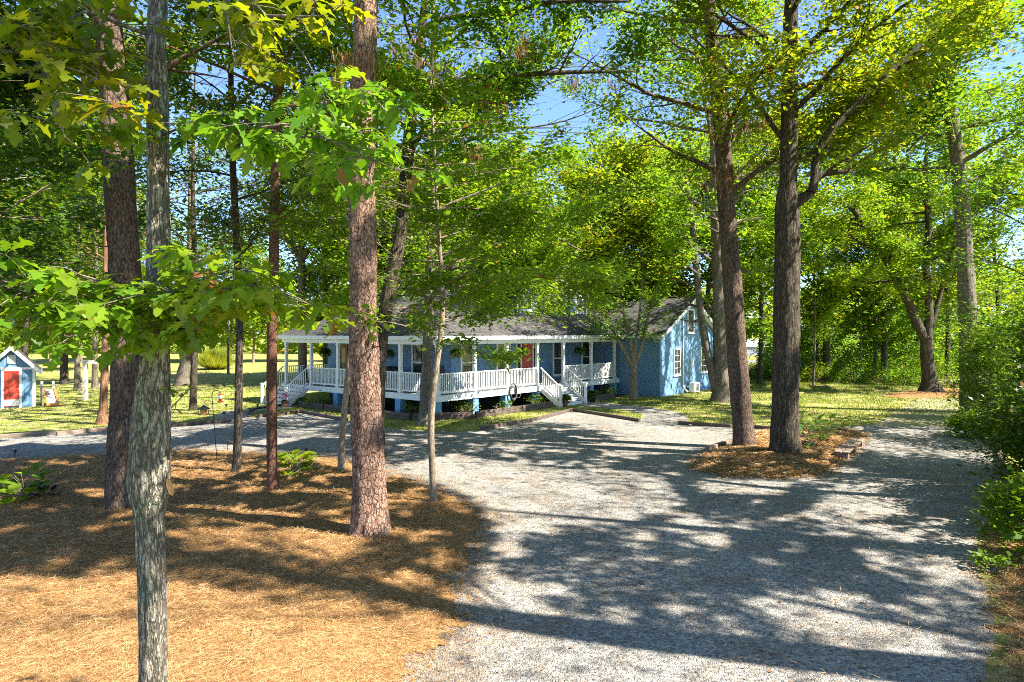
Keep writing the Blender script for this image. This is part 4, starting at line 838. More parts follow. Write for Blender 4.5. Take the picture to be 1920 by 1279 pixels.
WOODS = [  # photo column, depth, kind, scale, what tells it apart
 (612,52,0,1.0,'leafy tree rising behind the hip roof left of the thick pine'),
 (742,55,1,1.05,'tree behind the roof right of the leaning grey oak'),(858,56,0,.95,'dark green tree behind the roof between porch oak and first dormer'),
 (925,62,2,.92,'tree behind the roof just left of the open patch of sky'),(980,70,1,.95,'low tree behind the first dormer under the open patch of sky'),(1045,66,3,1.15,'low light green tree behind the second dormer'),
 (1105,58,0,1.0,'tree behind the roof just right of the open patch of sky'),(1225,57,1,1.1,'yellow green tree behind the roof of the gable wing'),
 (1285,62,0,1.1,'tree rising behind the gable peak'),
 (1550,53,2,.95,'dark straight trunk in the woods at the back of the right lawn'),
 (1640,62,3,1.2,'bright low tree in the woods between dark trunk and forked tree'),(1725,60,1,1.1,'yellow green woodland tree close behind the forked tree'),
 
 
 (30,78,1,1.0,'sunlit tree across the lawn behind the blue shed'),(95,66,3,1.2,'small sunlit tree across the lawn right of the shed'),(150,84,0,.95,'tree across the lawn behind the white swing frame'),
 (300,92,0,1.0,'far lawn tree right of the lichen oak'),(395,90,0,.85,'rounded tree across the lawn behind the bird feeder'),(475,86,3,1.1,'small tree across the lawn between the thin oak and the slim pine'),(-60,60,0,1.0,'tree across the lawn at the left edge'),
 (640,88,0,.8,'far tree behind the left end of the porch roof'),
 (700,50,1,1.0,'yellow green tree close behind the roof at the thick pine'),(835,50,1,.95,'yellow green tree close behind the hip roof peak'),(940,50,3,1.2,'low light tree close behind the first dormer'),(1160,50,1,1.05,'yellow green tree close behind the roof right of the second dormer'),(1320,50,1,1.05,'yellow green tree right of the gable peak'),
 (120,50,2,.85,'tall lawn tree with high crown above the shed')]
for i, (px, Y, k, s, lab) in enumerate(WOODS):
    q = XY(px, Y); first = [w for w in range(i) if WOODS[w][2] == k] == []
    o = PR[k] if first else copy_tree(PR[k], lab)
    o['label'] = lab; o['group'] = 'trees of the surrounding woods'; o.location = q; o.rotation_euler = (0,0,i*1.7); o.scale = (s*1.02, s*1.02, s)

# --- bushes
def bush(name, label, x, y, r, h, leaf, seed, n=60, ln=22, s=.08, shape=KITE, group=None, z=0, flat=.6, stem='smooth'):
    rng = np.random.default_rng(seed); t = thing(name, label, 'shrub', (x,y,z), 0, group); mb = MB(); sp = []
    for k in range(n):
        a = rng.uniform(0, 6.28); rr = r*math.sqrt(rng.random())*.95; zz = h*(.12+.88*rng.random()**.7)*math.sqrt(max(.05, 1-(rr/r)**2*.8))
        e = np.array([rr*math.cos(a), rr*math.sin(a), zz])
        if k < 26: mb.tube([(rng.normal(0,.06*r),rng.normal(0,.06*r),0),(e[0]*.4+rng.normal(0,.05),e[1]*.4,zz*.5),tuple(e)],[.012+.012*h,.01+.006*h,.004],4,cap=False)
        sp.append((e, unit(e+np.array([0,0,.2]))))
    mb.build('stems', BARK[stem], t, True); v = spray_leaves(rng, sp, ln, r*.34, s, flat, shape, False, 1.0)
    link('foliage', raw_mesh('foliage', v, len(shape), leaf), t); return t
und = [(1400,60,2.0,2.2),(1425,55,1.2,1.3),(1500,60,2.0,1.8),(1535,52,1.5,1.4),(1585,58,2.2,2.0),(1600,51,1.6,1.5),(1650,52,1.8,1.5),(1690,56,1.8,1.7),(1700,49,1.3,1.2),(1745,52,2.0,1.7),(1790,48,2.0,2.2),(1825,42,1.8,2.4)]
ulab = ['bushes left of the stout oak beyond the lawn','low bush by the pale trunk left of the stout oak','bush beyond the lawn right of the stout oak','bush under the dark straight woodland trunk','large bright bush at the back of the lawn','low dark bush in front of the bright woods edge','leafy bush at the woods edge left of the forked tree','bush behind the forked tree on its left','small bush close to the foot of the forked tree','bush behind the forked tree on its right','tall bush at the far end of the grassy track','broad bush right of the grassy track end']
for k, (px, Y, r, h) in enumerate(und):
    q = XY(px, Y); bush('woodland_bush', ulab[k], q.x, q.y, r, h, LEAF['maple' if k % 3 else 'mid'], 70+k, 50, 24, .16, group='bushes along the woods edge')
rb = [(1835,795,24.5,.9,.9,'low bright bush spilling over the right side of the track',LEAF['maple']),(1990,0,22,1.7,5.4,'tall dark shrub at the right edge above the track',LEAF['mid']),(2010,0,18,1.6,5.2,'large dark shrub filling the right edge',LEAF['mid']),
      (1960,0,27,2.0,6.5,'tall leafy shrub behind the right edge shrubs',LEAF['mid']),(1893,0,31,1.9,5.4,'shrub in front of the tall grey trunk',LEAF['mid']),(1925,0,12.6,.55,1.1,'bright bush at the lower right beside the gravel',LEAF['maple']),(1975,0,11,.8,1.4,'dark green bush at the lower right corner',LEAF['mid']),
      (1965,0,15,1.3,3.4,'leafy shrub leaning in at the right border',LEAF['dark']),(1848,0,29.5,1.1,4.6,'shrub hiding the foot of the tall grey trunk',LEAF['mid']),(1990,0,17.2,1.1,4.8,'dense dark shrub at the right border nearest the drive bend',LEAF['dark']),(2005,0,13.8,.85,3.0,'dark shrub at the right border above the lower right bush',LEAF['dark'])]
for k, (px, _, Y, r, h, lab, lf) in enumerate(rb):
    q = XY(px, Y); bush('edge_shrub', lab, q.x, q.y, r, h, lf, 90+k, 170 if h > 2 else 60, 46, .12, group='shrubs along the right edge')
q = G(1858, 1075); bush('ground_sprig', 'small bright green sprig in the straw at the lower right', q.x, q.y, .2, .3, LEAF['maple'], 110, 14, 9, .09)
for k, (px, py, lab) in enumerate(((1525,722,'thin sapling stem in the woods left of the bright bush'),(1612,715,'slender sapling in the woods right of the bright bush'),(1640,712,'pair mate sapling in the woods near the leaning stem'),(1660,716,'bare sapling stem in front of the pale road'))):
    Y = 4800/(py-HY); x0 = XY(px, Y); tree('sapling', lab, 'tree', [(x0.x,Y,0,.09),(x0.x+.1,Y,3,.07),(x0.x+.2,Y+.2,7,.03)], BARK['grey'], LEAF['maple'], 120+k, 3.0, 9, 1.8, leaf_n=46, leaf_s=0.138, sides=8, group='saplings at the woods edge')

# --- far wood closing the view, reads as one mass
rng = np.random.default_rng(9); n = 42000
a = rng.uniform(-1.0, 1.0, n); Yd = rng.uniform(118, 150, n); Xd = a*Yd*.95
top = np.where(Xd < -25, 9+5*vnoise(2., Xd, Yd*.2, 9), 9+9*vnoise(3., Xd, Yd*.2, 11)); top = np.where((Xd/Yd > -.345) & (Xd/Yd < -.275), 6.5, top)
z = top*rng.random(n)**.8; pos = np.stack([Xd, Yd, z], 1)
tag(link('far_wood', raw_mesh('far_wood', leaf_verts(rng, pos, 1.3, .7), 4, LEAF['maple'])), 'distant leafy wood beyond the lawns and road', 'far wood', kind='stuff')
rng = np.random.default_rng(10); n = 52000; Yd = rng.uniform(55, 84, n); Xd = rng.uniform(.36, .85, n)*Yd; pos = np.stack([Xd, Yd, .1+rng.random(n)**1.5*3.2*(.4+vnoise(6., Xd, Yd, 4))], 1)
tag(link('undergrowth', raw_mesh('undergrowth', leaf_verts(rng, pos, .3, .8), 4, LEAF['maple'])), 'tangled green undergrowth on the floor of the right hand woods', 'undergrowth', kind='stuff')

# ------------------------------------------------------------------ low boughs of the lichen oak, large lobed leaves near the viewer
_h = [(0,0),(.10,.02),(.20,.09),(.28,.08),(.36,.21),(.44,.22),(.50,.11),(.58,.12),(.66,.29),(.76,.33),(.78,.17),(.86,.14),(.93,.12)]
_o = _h+[(1,0)]+[(x,-y) for x, y in _h[:0:-1]]
LOBED = np.array([(x, y*.95, -.22*x*x+.22*abs(y)) for x, y in _o])
ELL = np.array([(0,0,0),(.2,.17,.03),(.5,.26,.04),(.8,.2,-.02),(1,0,-.1),(.8,-.2,-.02),(.5,-.26,.04),(.2,-.17,.03)])
def bough(parent, pts, nwh, seed, size=.2, per=(6,9), spread=(.16,.22,.09), leaf='oak', shape=LOBED, r0=.012, down=.35, bark='grey', t0=.12, clear=None):
    rng = np.random.default_rng(seed); W_ = np.array(parent.location)
    b = catmull([(*P(a, b_, Y), 0) for a, b_, Y in pts], .08)[:, :3]; m = len(b)
    mb = MB(); mb.tube(b-W_, [r0*(1-.75*k/m) for k in range(m)], 6, cap=False)
    pos, dr, nr, sz = [], [], [], []
    for k in range(nwh):
        t = t0+(1-t0)*(k+rng.random())/nwh; q = b[min(m-1, int(t*m))]
        c = q+rng.normal(size=3)*np.array(spread) if t < .97 else b[-1]
        mid = (q+c)/2+np.array([0,0,.02]); mb.tube([q-W_, mid-W_, c-W_], [.005,.004,.003], 4, cap=False)
        d0 = unit(c-q+1e-6)
        for j in range(rng.integers(*per)):
            a = rng.uniform(0, 6.28); d = np.array([math.cos(a), math.sin(a), rng.uniform(-1.1,.25)*down*2])*.9+d0*.45; d = unit(d)
            n = np.array([rng.normal(0,.35), rng.normal(0,.35), 1.0]); n = unit(n-d*(n@d)); s = size*rng.uniform(.6,1.15)
            pet = c+d*s*.22; mb.tube([c-W_, pet-W_], [.0022,.0016], 3, cap=False)
            pos.append(pet); dr.append(d); nr.append(n); sz.append(s)
    pos, d, n, s = map(np.array, (pos, dr, nr, sz)); bb = np.cross(n, d); curl = rng.uniform(.2,2.6,len(pos))[:,None,None]
    v = pos[:,None,:]+s[:,None,None]*(shape[None,:,0:1]*d[:,None]+shape[None,:,1:2]*bb[:,None]+curl*shape[None,:,2:3]*n[:,None])
    w = mb.build('bough', BARK[bark], parent, True); link('leaves', raw_mesh('leaves', (v-W_).reshape(-1,3), len(shape), LEAF[leaf]), w); return w
O_ = near_oak
bough(O_, [(300,585,6.0),(370,560,5.6),(450,535,5.4),(520,545,5.2),(566,580,5.1)], 42, 1, spread=(.20,.3,.10))
bough(O_, [(288,600,6.0),(210,570,5.6),(120,545,5.3),(20,530,5.1),(-60,540,5.0)], 40, 2, spread=(.22,.3,.11))
bough(O_, [(290,590,6.0),(240,600,5.4),(180,625,5.1),(120,630,5.0)], 13, 3, spread=(.15,.2,.08))
bough(O_, [(300,560,6.0),(390,520,5.7),(470,505,5.6)], 15, 4, spread=(.2,.25,.08))
bough(O_, [(285,68,6.0),(215,42,5.7),(160,22,5.5),(95,55,5.3),(0,45,5.1),(-60,60,5.0)], 14, 5, spread=(.2,.3,.12), r0=.02, leaf='olive')
bough(O_, [(200,35,5.7),(130,90,5.4),(40,100,5.2),(-40,90,5.1)], 16, 6, spread=(.26,.3,.12), leaf='olive')
bough(O_, [(160,60,5.6),(170,120,5.3),(210,170,5.1),(245,215,5.0)], 16, 7, spread=(.20,.3,.12), leaf='olive')
bough(O_, [(60,100,5.3),(90,150,5.1),(110,210,5.0),(120,255,4.9)], 12, 8, spread=(.22,.3,.1), leaf='olive')
bough(O_, [(302,255,6.0),(360,232,5.6),(420,225,5.4),(485,240,5.3)], 18, 9, spread=(.15,.25,.06))
bough(O_, [(290,250,6.0),(240,238,5.6),(190,245,5.4)], 6, 10, spread=(.12,.2,.06))
bough(O_, [(300,-60,6.0),(420,-40,5.7),(500,30,5.5),(560,90,5.3),(590,140,5.2)], 18, 11, spread=(.2,.3,.13), r0=.018, leaf='olive')
bough(O_, [(420,-20,5.7),(430,60,5.5),(440,120,5.4)], 8, 12, spread=(.14,.2,.1), leaf='olive')
bough(O_, [(485,240,5.3),(560,235,5.2),(640,275,5.0),(700,300,4.95),(748,320,4.9)], 22, 13, spread=(.14,.22,.07))
bough(O_, [(560,235,5.2),(620,190,5.1),(680,170,5.0),(730,215,4.95)], 15, 14, spread=(.10,.2,.06))
bough(O_, [(480,250,5.3),(540,280,5.15),(590,290,5.0)], 7, 15, spread=(.10,.2,.06))
bough(O_, [(500,30,5.5),(600,30,5.3),(640,10,5.2)], 7, 16, spread=(.14,.25,.1), leaf='olive')
bough(O_, [(321,765,5.9),(340,745,5.8),(365,722,5.75),(388,712,5.7),(402,726,5.7)], 9, 17, .06, (4,7), (.05,.08,.04), 'gloss', ELL, .006)
bough(O_, [(290,590,6.0),(330,545,5.4),(400,535,5.1),(470,560,4.95)], 20, 19, spread=(.2,.25,.12))
bough(O_, [(288,590,6.0),(230,550,5.3),(150,515,5.1),(60,520,5.0)], 18, 20, spread=(.2,.25,.1))
bough(O_, [(300,575,6.0),(330,600,5.7),(360,615,5.5)], 4, 18, spread=(.12,.2,.06))
# clumps of dead pine needles caught on the leaning oak and pine
def dead_needles(parent, spots, seed):
    rng = np.random.default_rng(seed); W_ = np.array(parent.location)
    for px, py, Y, n, sx, sz in spots:
        c = np.array(P(px, py, Y)); x = rng.normal(size=(n,3))*np.array([sx, sx, sz*.4]); p = c+x-W_
        d = np.stack([rng.normal(0,.18,n), rng.normal(0,.18,n), -np.ones(n)],1); d /= np.linalg.norm(d,axis=1)[:,None]
        a = rng.uniform(0,6.28,n); s = np.stack([np.cos(a),np.sin(a),np.zeros(n)],1)*.011; L = rng.uniform(.15,.34,n)[:,None]*(Y/18)
        link('needle_clump', raw_mesh('needle_clump', np.stack([p-s,p+s,p+d*L+s*.4,p+d*L-s*.4],1).reshape(-1,3), 4, LEAF['deadn']), parent)
lo = [o for o in bpy.data.objects if o.get('label','').startswith('leaning grey oak')][0]
dead_needles(lo, [(745,85,20.5,60,.18,.3),(765,95,20.5,60,.2,.3),(780,70,20.5,40,.2,.3),(825,120,20,130,.25,.35),(840,140,20,110,.2,.4),(858,150,20,60,.15,.3),(970,70,20,110,.22,.4),(985,90,20,70,.2,.3),(880,190,20.5,60,.35,.2),(925,190,20.5,60,.3,.2),(905,165,20.5,60,.4,.2),(890,280,20.5,60,.15,.3),(1075,150,21,50,.15,.3),(825,245,20.7,90,.3,.25),(930,195,20.7,40,.1,.2),(1150,150,21,40,.2,.25)], 1)
bp = [o for o in bpy.data.objects if o.get('label','').startswith('thick pine')][0]
dead_needles(bp, [(655,105,12.5,70,.15,.15),(670,118,12.3,70,.2,.15),(690,110,12.4,40,.15,.15)], 2)
bd = [o for o in bpy.data.objects if o.get('label','').startswith('pine leaning left')][0]
dead_needles(bd, [(1340,205,22,110,.4,.4),(1360,320,22,120,.35,.4),(1335,340,22,70,.3,.4),(1400,230,21.5,90,.5,.4),(1345,250,22,60,.3,.3),(1430,215,21.5,80,.5,.4),(1385,150,21.5,60,.4,.3)], 3)

# ------------------------------------------------------------------ timber edging: every beam a thing of its own
EDGE = [((-30,824),(106,815),'ptimber','pale weathered beam edging the left lawn below the shed'),((106,817),(213,806),'ptimber','brown weathered beam edging the lawn in front of the cedar trunk'),
  ((322,801),(433,791),'timber','dark beam ending beside the thin oak at the side path'),((485,783),(535,778),'timber','short dark beam beginning at the side path solar light'),((536,778),(562,774),'timber','dark beam at the far corner of the gravel by the side steps'),
  ((564,774),(650,790),'timber','dark beam running from the gravel corner behind the thick pine'),((902,807),(1000,790),'timber','dark beam edging the lawn left of the front path, near half'),((1001,790),(1072,771),'timber','dark beam edging the lawn left of the front path, far half reaching the corner'),
  ((1076,771),(1199,791),'timber','dark beam from the corner to the mouth of the front path'),((1272,796),(1370,802),'timber','dark beam right of the front path ending behind the leaning pine'),((1405,803),(1458,807),'timber','short dark beam seen between leaning pine and stout oak'),
  ((1325,846),(1368,832),'ptimber','half buried sandy beam at the left of the small straw bed'),((1886,905),(1868,826),'timber','dark beam lying along the right side of the drive')]
for (a, b, mt, lab) in EDGE:
    A, B = G(*a), G(*b); L = (B-A).length; t = MB().beam((0,0,.07),(L,0,.07),.14,.14); o = t.build('landscape_timber', M[mt], bevel=.012)
    o.location = A; o.rotation_euler = (0,0,math.atan2(B.y-A.y,B.x-A.x)); tag(o, lab, 'timber', 'timber edging')
bed = [((1.2,-1.15),(4.4,-1.2),'stacked beam edging the porch bed nearest the front corner'),((4.45,-1.2),(7.0,-1.15),'stacked beam edging the porch bed left of the front steps'),((10.6,-1.2),(13.0,-1.15),'beam edging the bed right of the front steps'),((-1.1,.5),(-1.1,3.4),'beam edging the side bed nearest the front corner'),((-1.1,3.5),(-1.1,6.6),'beam edging the side bed behind the thick pine'),((-1.1,6.7),(-1.1,8.8),'beam edging the side bed by the side steps'),((-1.1,.4),(1.1,-1.15),'beam cutting across the corner of the porch bed')]
for (a, b, lab) in bed:
    A, B = hw(*a), hw(*b); L = (B-A).length; t = MB().beam((0,0,.07),(L,0,.07),.15,.14).beam((.02,.02,.213),(L-.03,.02,.213),.13,.14); o = t.build('landscape_timber', M['timber'], bevel=.012)
    o.location = A; o.rotation_euler = (0,0,math.atan2(B.y-A.y,B.x-A.x)); tag(o, lab, 'timber', 'timber edging')
for nm, pl in (('porch_bed', [hw(-1.0,8.8),hw(-1.0,.5),hw(1.1,-1.05),hw(7.2,-1.05),hw(7.2,1.9),hw(1.5,1.9),hw(2.8,8.8)]), ('porch_bed', [hw(10.2,-1.1),hw(13,-1.1),hw(15.2,-.6),hw(15.2,1.9),hw(10.2,1.9)])): sheet(nm, pl, .012, M['mulch'])
A, B = G(1578,862), G(1608,836)     # wooden step blocks by the small straw bed
t = thing('timber_step', 'short stacked wooden step of two planks on blocks by the straw bed edge', 'wooden step', A, math.atan2(B.y-A.y,B.x-A.x)); L = (B-A).length
for k in range(3): MB().cbox((.12+k*(L-.24)/2,0,.1),(.2,.34,.2)).build('block', M['ptimber'], t, bevel=.01)
for s in (-1,1): MB().cbox((L/2,s*.11,.222),(L+.1,.19,.04)).build('plank', M['ptimber'], t, bevel=.008)
# thin black edging round the side path
e = MB().tube([G(*q)+Vector((0,0,.05)) for q in ((467,783),(465,775),(475,769),(500,765),(525,761),(545,759))], .05, 6); tag(e.build('path_edging', M['black'], None, True), 'thin black edging curving along the side path', 'edging')

# ------------------------------------------------------------------ solar path lights
def solar(lab, loc, s=1.0):
    t = thing('path_light', lab, 'path light', loc, 0, 'solar path lights'); MB().tube([(0,0,0),(0,0,.26)],.013,8).build('stake', M['black'], t)
    MB().lathe([(.02,.22),(.035,.26),(.045,.30),(.04,.32)],(0,0,0),12).build('lens', M['black'], t); MB().lathe([(.05,.318),(.085,.325),(.088,.34),(.06,.352),(.01,.356)],(0,0,0),14).build('cap', M['black'], t); t.scale = (s,)*3
for px, py, lab in ((28,864,'black path light at the far left edge of the straw bed'),(427,846,'black path light on the straw edge left of the thin oak'),(420,787,'path light beside the end of the dark beam'),(424,771,'path light on the far side of the side path near the red feeder'),(468,779,'path light at the near tip of the side path edging'),(484,785,'path light at the start of the dark beam by the slim pine'),(483,771,'path light on the curve of the side path edging'),(540,766,'path light close to the foot of the side steps'),(575,860,'path light behind the leafy plant by the slim pine')):
    solar(lab, G(px, py), .95)

# ------------------------------------------------------------------ bird feeders on a shepherd's crook
q = G(407,868); t = thing('feeder_pole', 'thin black shepherd crook pole standing in the straw bed', 'pole', q); Y = q.y
def rel(px, py): return P(px, py, Y)-q
hook = [rel(407,868),rel(402,800),rel(398,750),rel(397,742),rel(399,735),rel(404,732),rel(410,733),rel(413,738)]
MB().tube(hook, .011, 8).build('pole', M['black'], t, True); MB().tube([rel(398,755),rel(390,750),rel(384,752),rel(382,758)], .008, 6).build('side_hook', M['black'], t, True)
f = thing('hummingbird_feeder', 'small red and clear nectar feeder hanging from the crook pole', 'bird feeder', P(413,754.5,Y)); MB().lathe([(.05,0),(.085,.01),(.085,.03),(.05,.035)],(0,0,0),16).build('base', M['red'], f)
MB().lathe([(.045,.036),(.05,.08),(.05,.1)],(0,0,0),14).build('nectar', M['redliq'], f); MB().lathe([(.05,.101),(.055,.18),(.045,.21)],(0,0,0),14).build('bottle', M['clear'], f); MB().lathe([(.06,.211),(.06,.235),(.02,.25)],(0,0,0),14).build('cap', M['red'], f); MB().tube([(0,0,.24),(0,0,.33)],.006,5).build('wire', M['black'], f)
f = thing('seed_feeder', 'lantern shaped seed feeder with a dark peaked roof on the crook pole', 'bird feeder', P(382,778,Y)); MB().box((-.12,-.12,0),(.12,.12,.025)).build('tray', M['bwood'], f); MB().box((-.07,-.07,.026),(.07,.07,.15)).build('seed_box', M['amber'], f)
MB().add([(-.14,-.14,.16),(.14,-.14,.16),(.14,.14,.16),(-.14,.14,.16),(0,0,.29)],[(3,2,1,0),(0,1,4),(1,2,4),(2,3,4),(3,0,4)]).build('roof', M['black'], f); MB().tube([(0,0,.27),(0,0,.36)],.006,5).build('wire', M['black'], f)
for s in ((-.1,-.1),(.1,-.1),(.1,.1),(-.1,.1)): MB().tube([(*s,.02),(*s,.165)],.008,5).build('corner_rod', M['black'], f)

# ------------------------------------------------------------------ shed, slide, swing frame
Ys = 34.0; c = XY(21, Ys); s = thing('garden_shed', 'small blue shed with red door and white gable trim', 'shed', c, R(34)); s.scale = (.81,1,1); wd, dp, hz, pk = 1.2, 3.0, 2.02, 3.08
m = MB(); m.add([(-wd,0,0),(wd,0,0),(wd,dp,0),(-wd,dp,0),(-wd,0,hz),(wd,0,hz),(wd,dp,hz),(-wd,dp,hz),(0,0,pk-.12),(0,dp,pk-.12)],[(0,1,5,8,4),(1,2,6,5),(3,7,9,6,2),(0,4,7,3),(4,8,9,7),(5,6,9,8)])
for k in range(9): m.box((-wd+.12+k*.25,-.008,.05),(-wd+.135+k*.25,-.001,hz))
m.build('wall', M['wall'], s)
m = MB(); 
for q_ in (-1,1): m.add([(q_*(wd+.32),-.25,hz-.22),(0,-.25,pk),(0,dp+.2,pk),(q_*(wd+.32),dp+.2,hz-.22)],[(0,1,2,3) if q_ < 0 else (3,2,1,0)])
m.build('roof', M['shingle'], s)
m = MB()
for q_ in (-1,1): m.beam((q_*(wd+.33),-.26,hz-.31),(0,-.26,pk-.07),.035,.17).beam((q_*(wd+.32),-.25,hz-.3),(q_*(wd+.32),dp+.2,hz-.3),.03,.14)
m.build('fascia', M['white'], s)
m = MB().box((wd-.13,-.03,0),(wd+.02,-.001,hz)).box((-wd-.02,-.03,0),(-wd+.13,-.001,hz)).box((-wd+.13,-.028,hz-.12),(wd-.13,-.001,hz)).box((wd+.001,-.03,0),(wd+.03,.1,hz)); m.build('corner_trim', M['white'], s)
d = MB().box((-.36,-.04,.08),(.4,-.001,1.85))
for xa, xb in ((-.28,-.03),(.07,.32)):
    for za, zb in ((.5,.95),(1.05,1.75)): d.box((xa,-.055,za),(xb,-.04,zb))
dr = d.build('door', M['red'], s); MB().box((-.34,-.06,.12),(.38,-.045,.42)).build('kick_plate', M['white'], dr); MB().lathe([(.0,-.03),(.03,0),(0,.03)],(.33,-.09,.95),8).build('handle', M['metal'], dr)
MB().box((-.49,-.045,.0),(-.362,-.001,1.97)).box((.402,-.045,0),(.53,-.001,1.97)).box((-.49,-.046,1.852),(.53,-.001,1.98)).build('door_frame', M['white'], s)
m = MB().box((-.2,-.04,2.2),(.22,-.002,2.62)); v = m.build('vent', M['white'], s)
m = MB()
for k in range(5): m.box((-.15,-.052,2.25+k*.07),(.17,-.042,2.28+k*.07))
m.build('louver', M['metal'], v)
Yl = 35.5; c = XY(96, Yl); s = thing('toy_slide', 'small orange toy slide with grey posts beside the shed', 'slide', c, R(33))
def rl(px, py, dy=0): v = P(px, py, Yl+dy)-c; return v
for px, dy in ((81,.5),(99,.5)): MB().cbox((rl(px,700).x,dy,.55),(.12,.12,1.3)).build('post', M['metal'], s, bevel=.01)
for px in (84,): MB().cbox((rl(px,700).x,-.9,.45),(.1,.1,.95)).build('post', M['ptimber'], s, bevel=.01)
m = MB(); x0, x1 = rl(86,700).x, rl(104,700).x; m.add([(x0,.3,.8),(x1-.1,.3,.8),(x1+.1,-1.0,.08),(x0+.1,-1.0,.08),(x0,.3,.76),(x1-.1,.3,.76),(x1+.1,-1.0,.04),(x0+.1,-1.0,.04)],[(0,3,2,1),(4,5,6,7),(0,1,5,4),(2,3,7,6)]); m.build('chute', M['palew'], s)
MB().beam((x0,.3,.82),(x0+.1,-1,.1),.06,.14).beam((x1-.1,.3,.82),(x1+.1,-1,.1),.06,.14).beam((x0+.1,-1.02,.1),(x1+.1,-1.02,.1),.06,.12).build('side_rail', M['orange'], s)
Yw = 38.0; c = XY(160, Yw); s = thing('swing_frame', 'pale wooden post and beam frame on the left lawn', 'frame', c); zt = P(160,676,Yw).z; xr = P(228,676,Yw).x-c.x
MB().cbox((0,0,zt/2),(.2,.2,zt)).build('post', M['palew'], s, bevel=.01); MB().cbox((xr,0,zt/2),(.2,.2,zt)).build('post', M['palew'], s, bevel=.01); MB().cbox((xr/2+.0,0,zt-.1),(xr-.22,.16,.2)).build('beam', M['palew'], s, bevel=.01)

# ------------------------------------------------------------------ porch things: hanging ferns, hose, pots, chair, grill
def fern(name, label, cat, loc, r, seed, pot='black', hang=0.0, nf=70, leaf='fern', up=.5, group=None, potr=.14, poth=.16):
    rng = np.random.default_rng(seed); t = thing(name, label, cat, loc, 0, group)
    MB().lathe([(potr*.6,-poth),(potr*.85,-poth*.5),(potr,0),(potr*.8,.0),(.01,-.02)],(0,0,0),14).build('pot', M[pot], t, True)
    if hang:
        m = MB()
        for k in range(3): a = k*2.09; m.tube([(potr*.95*math.cos(a),potr*.95*math.sin(a),0),(0,0,hang*.6),(0,0,hang)],.006,4)
        m.build('chain', M['black'], t)
    pos, dr = [], []
    for k in range(nf):
        a = rng.uniform(0,6.28); L = r*rng.uniform(.6,1.15); el = rng.uniform(.1,1.2)*up*1.6; p = np.array([0,0,.02]); e = el; n = 12
        for j in range(n):
            d = np.array([math.cos(a)*math.cos(e),math.sin(a)*math.cos(e),math.sin(e)]); p = p+d*L/n*1.3; e -= .24; side = np.array([-math.sin(a),math.cos(a),0])
            for sg in (-1,1): pos.append(p); dr.append(unit(side*sg+d*.6))
    pos, dr = np.array(pos), np.array(dr); v = leaf_verts(rng, pos, .075*r/.4, 1.6, dr*2.2, KITE)
    link('fronds', raw_mesh('fronds', v, 4, LEAF[leaf]), t); return t
for k, (px, py, ax, lab) in enumerate(((609,657,'y','dark hanging fern at the far end of the side porch'),(727,660,'y','dark hanging fern right of the thick pine'),(858,658,'x','hanging fern half hidden by the maple leaves'),(980,656,'x','round hanging fern in front of the red door'),(1087,655,'x','sunlit hanging fern right of the front steps'))):
    lx, ly_ = (HX(px,.25), .25) if ax == 'x' else (.25, HYc(px,.25)); w = hw(lx, ly_); z = CAMH-(py-HY)/F*w.y
    fern('hanging_fern', lab, 'hanging fern', (w.x,w.y,z), .42, 200+k, hang=3.4-z, group='ferns hanging along the porch')
w = hw(HX(1061,-1.55), -1.5); fern('potted_fern', 'trailing plant in dark pot left of the front steps foot', 'potted plant', (w.x,w.y,.5), .42, 210, 'terra', potr=.2, poth=.5, group='pots at the front steps')
w = hw(HX(1111,-1.4), -1.4); fern('potted_fern', 'trailing plant in black pot right of the front steps foot', 'potted plant', (w.x,w.y,.5), .45, 211, 'black', potr=.22, poth=.5, group='pots at the front steps')
w = G(566,763); fern('potted_fern', 'plant in an olive pot beside the side steps', 'potted plant', (w.x,w.y,.38), .32, 212, 'green', potr=.2, poth=.38)
w = G(526,764); t = fern('flower_pot', 'clay pot of pink flowers on the side steps landing', 'potted plant', (w.x+.2,w.y,.32), .22, 213, 'terra', potr=.17, poth=.32); rng = np.random.default_rng(4)
link('blossom', raw_mesh('blossom', leaf_verts(rng, rng.normal(size=(160,3))*.1+np.array([.0,0,.3]), .07, .6), 4, LEAF['pink']), t)
lx = HX(962,-.2); w = hw(lx,-.22); t = thing('garden_hose', 'coiled grey garden hose hanging on the porch rim', 'hose', (w.x,w.y,.87), TH); rng = np.random.default_rng(6); m = MB()
pts = [((.24+.03*math.sin(a*.23)+rng.normal(0,.004))*math.cos(a), .05*math.sin(a*.17), (.40+.03*math.cos(a*.31))*math.sin(a)-.02) for a in np.linspace(0, 2*math.pi*7, 150)]
m.tube(pts, .017, 6).tube([(.2,0,-.3),(.55,.05,-.35),(.75,.1,-.1),(.72,.1,.0)],.013,6); m.build('coil', M['hose'], t, True); MB().tube([(0,.2,.2),(0,-.06,.28),(0,-.1,.36)],.02,6).build('hanger', M['metal'], t)
w = hw(HX(842,1.2),1.2,FL); t = thing('rocking_chair', 'dark slatted rocking chair on the porch near the corner', 'chair', w, TH+R(200)); m = MB()
MB().cbox((0,0,.42),(.55,.5,.05)).build('seat', M['black'], t, bevel=.008)
b_ = MB().beam((-.26,-.25,.42),(-.26,-.42,1.18),.05,.05).beam((.26,-.25,.42),(.26,-.42,1.18),.05,.05).beam((-.3,-.42,1.17),(.3,-.42,1.17),.05,.09)
for k in range(6): b_.beam((-.2+k*.08,-.26,.5),(-.2+k*.08,-.42,1.15),.045,.02)
b_.build('backrest', M['black'], t)
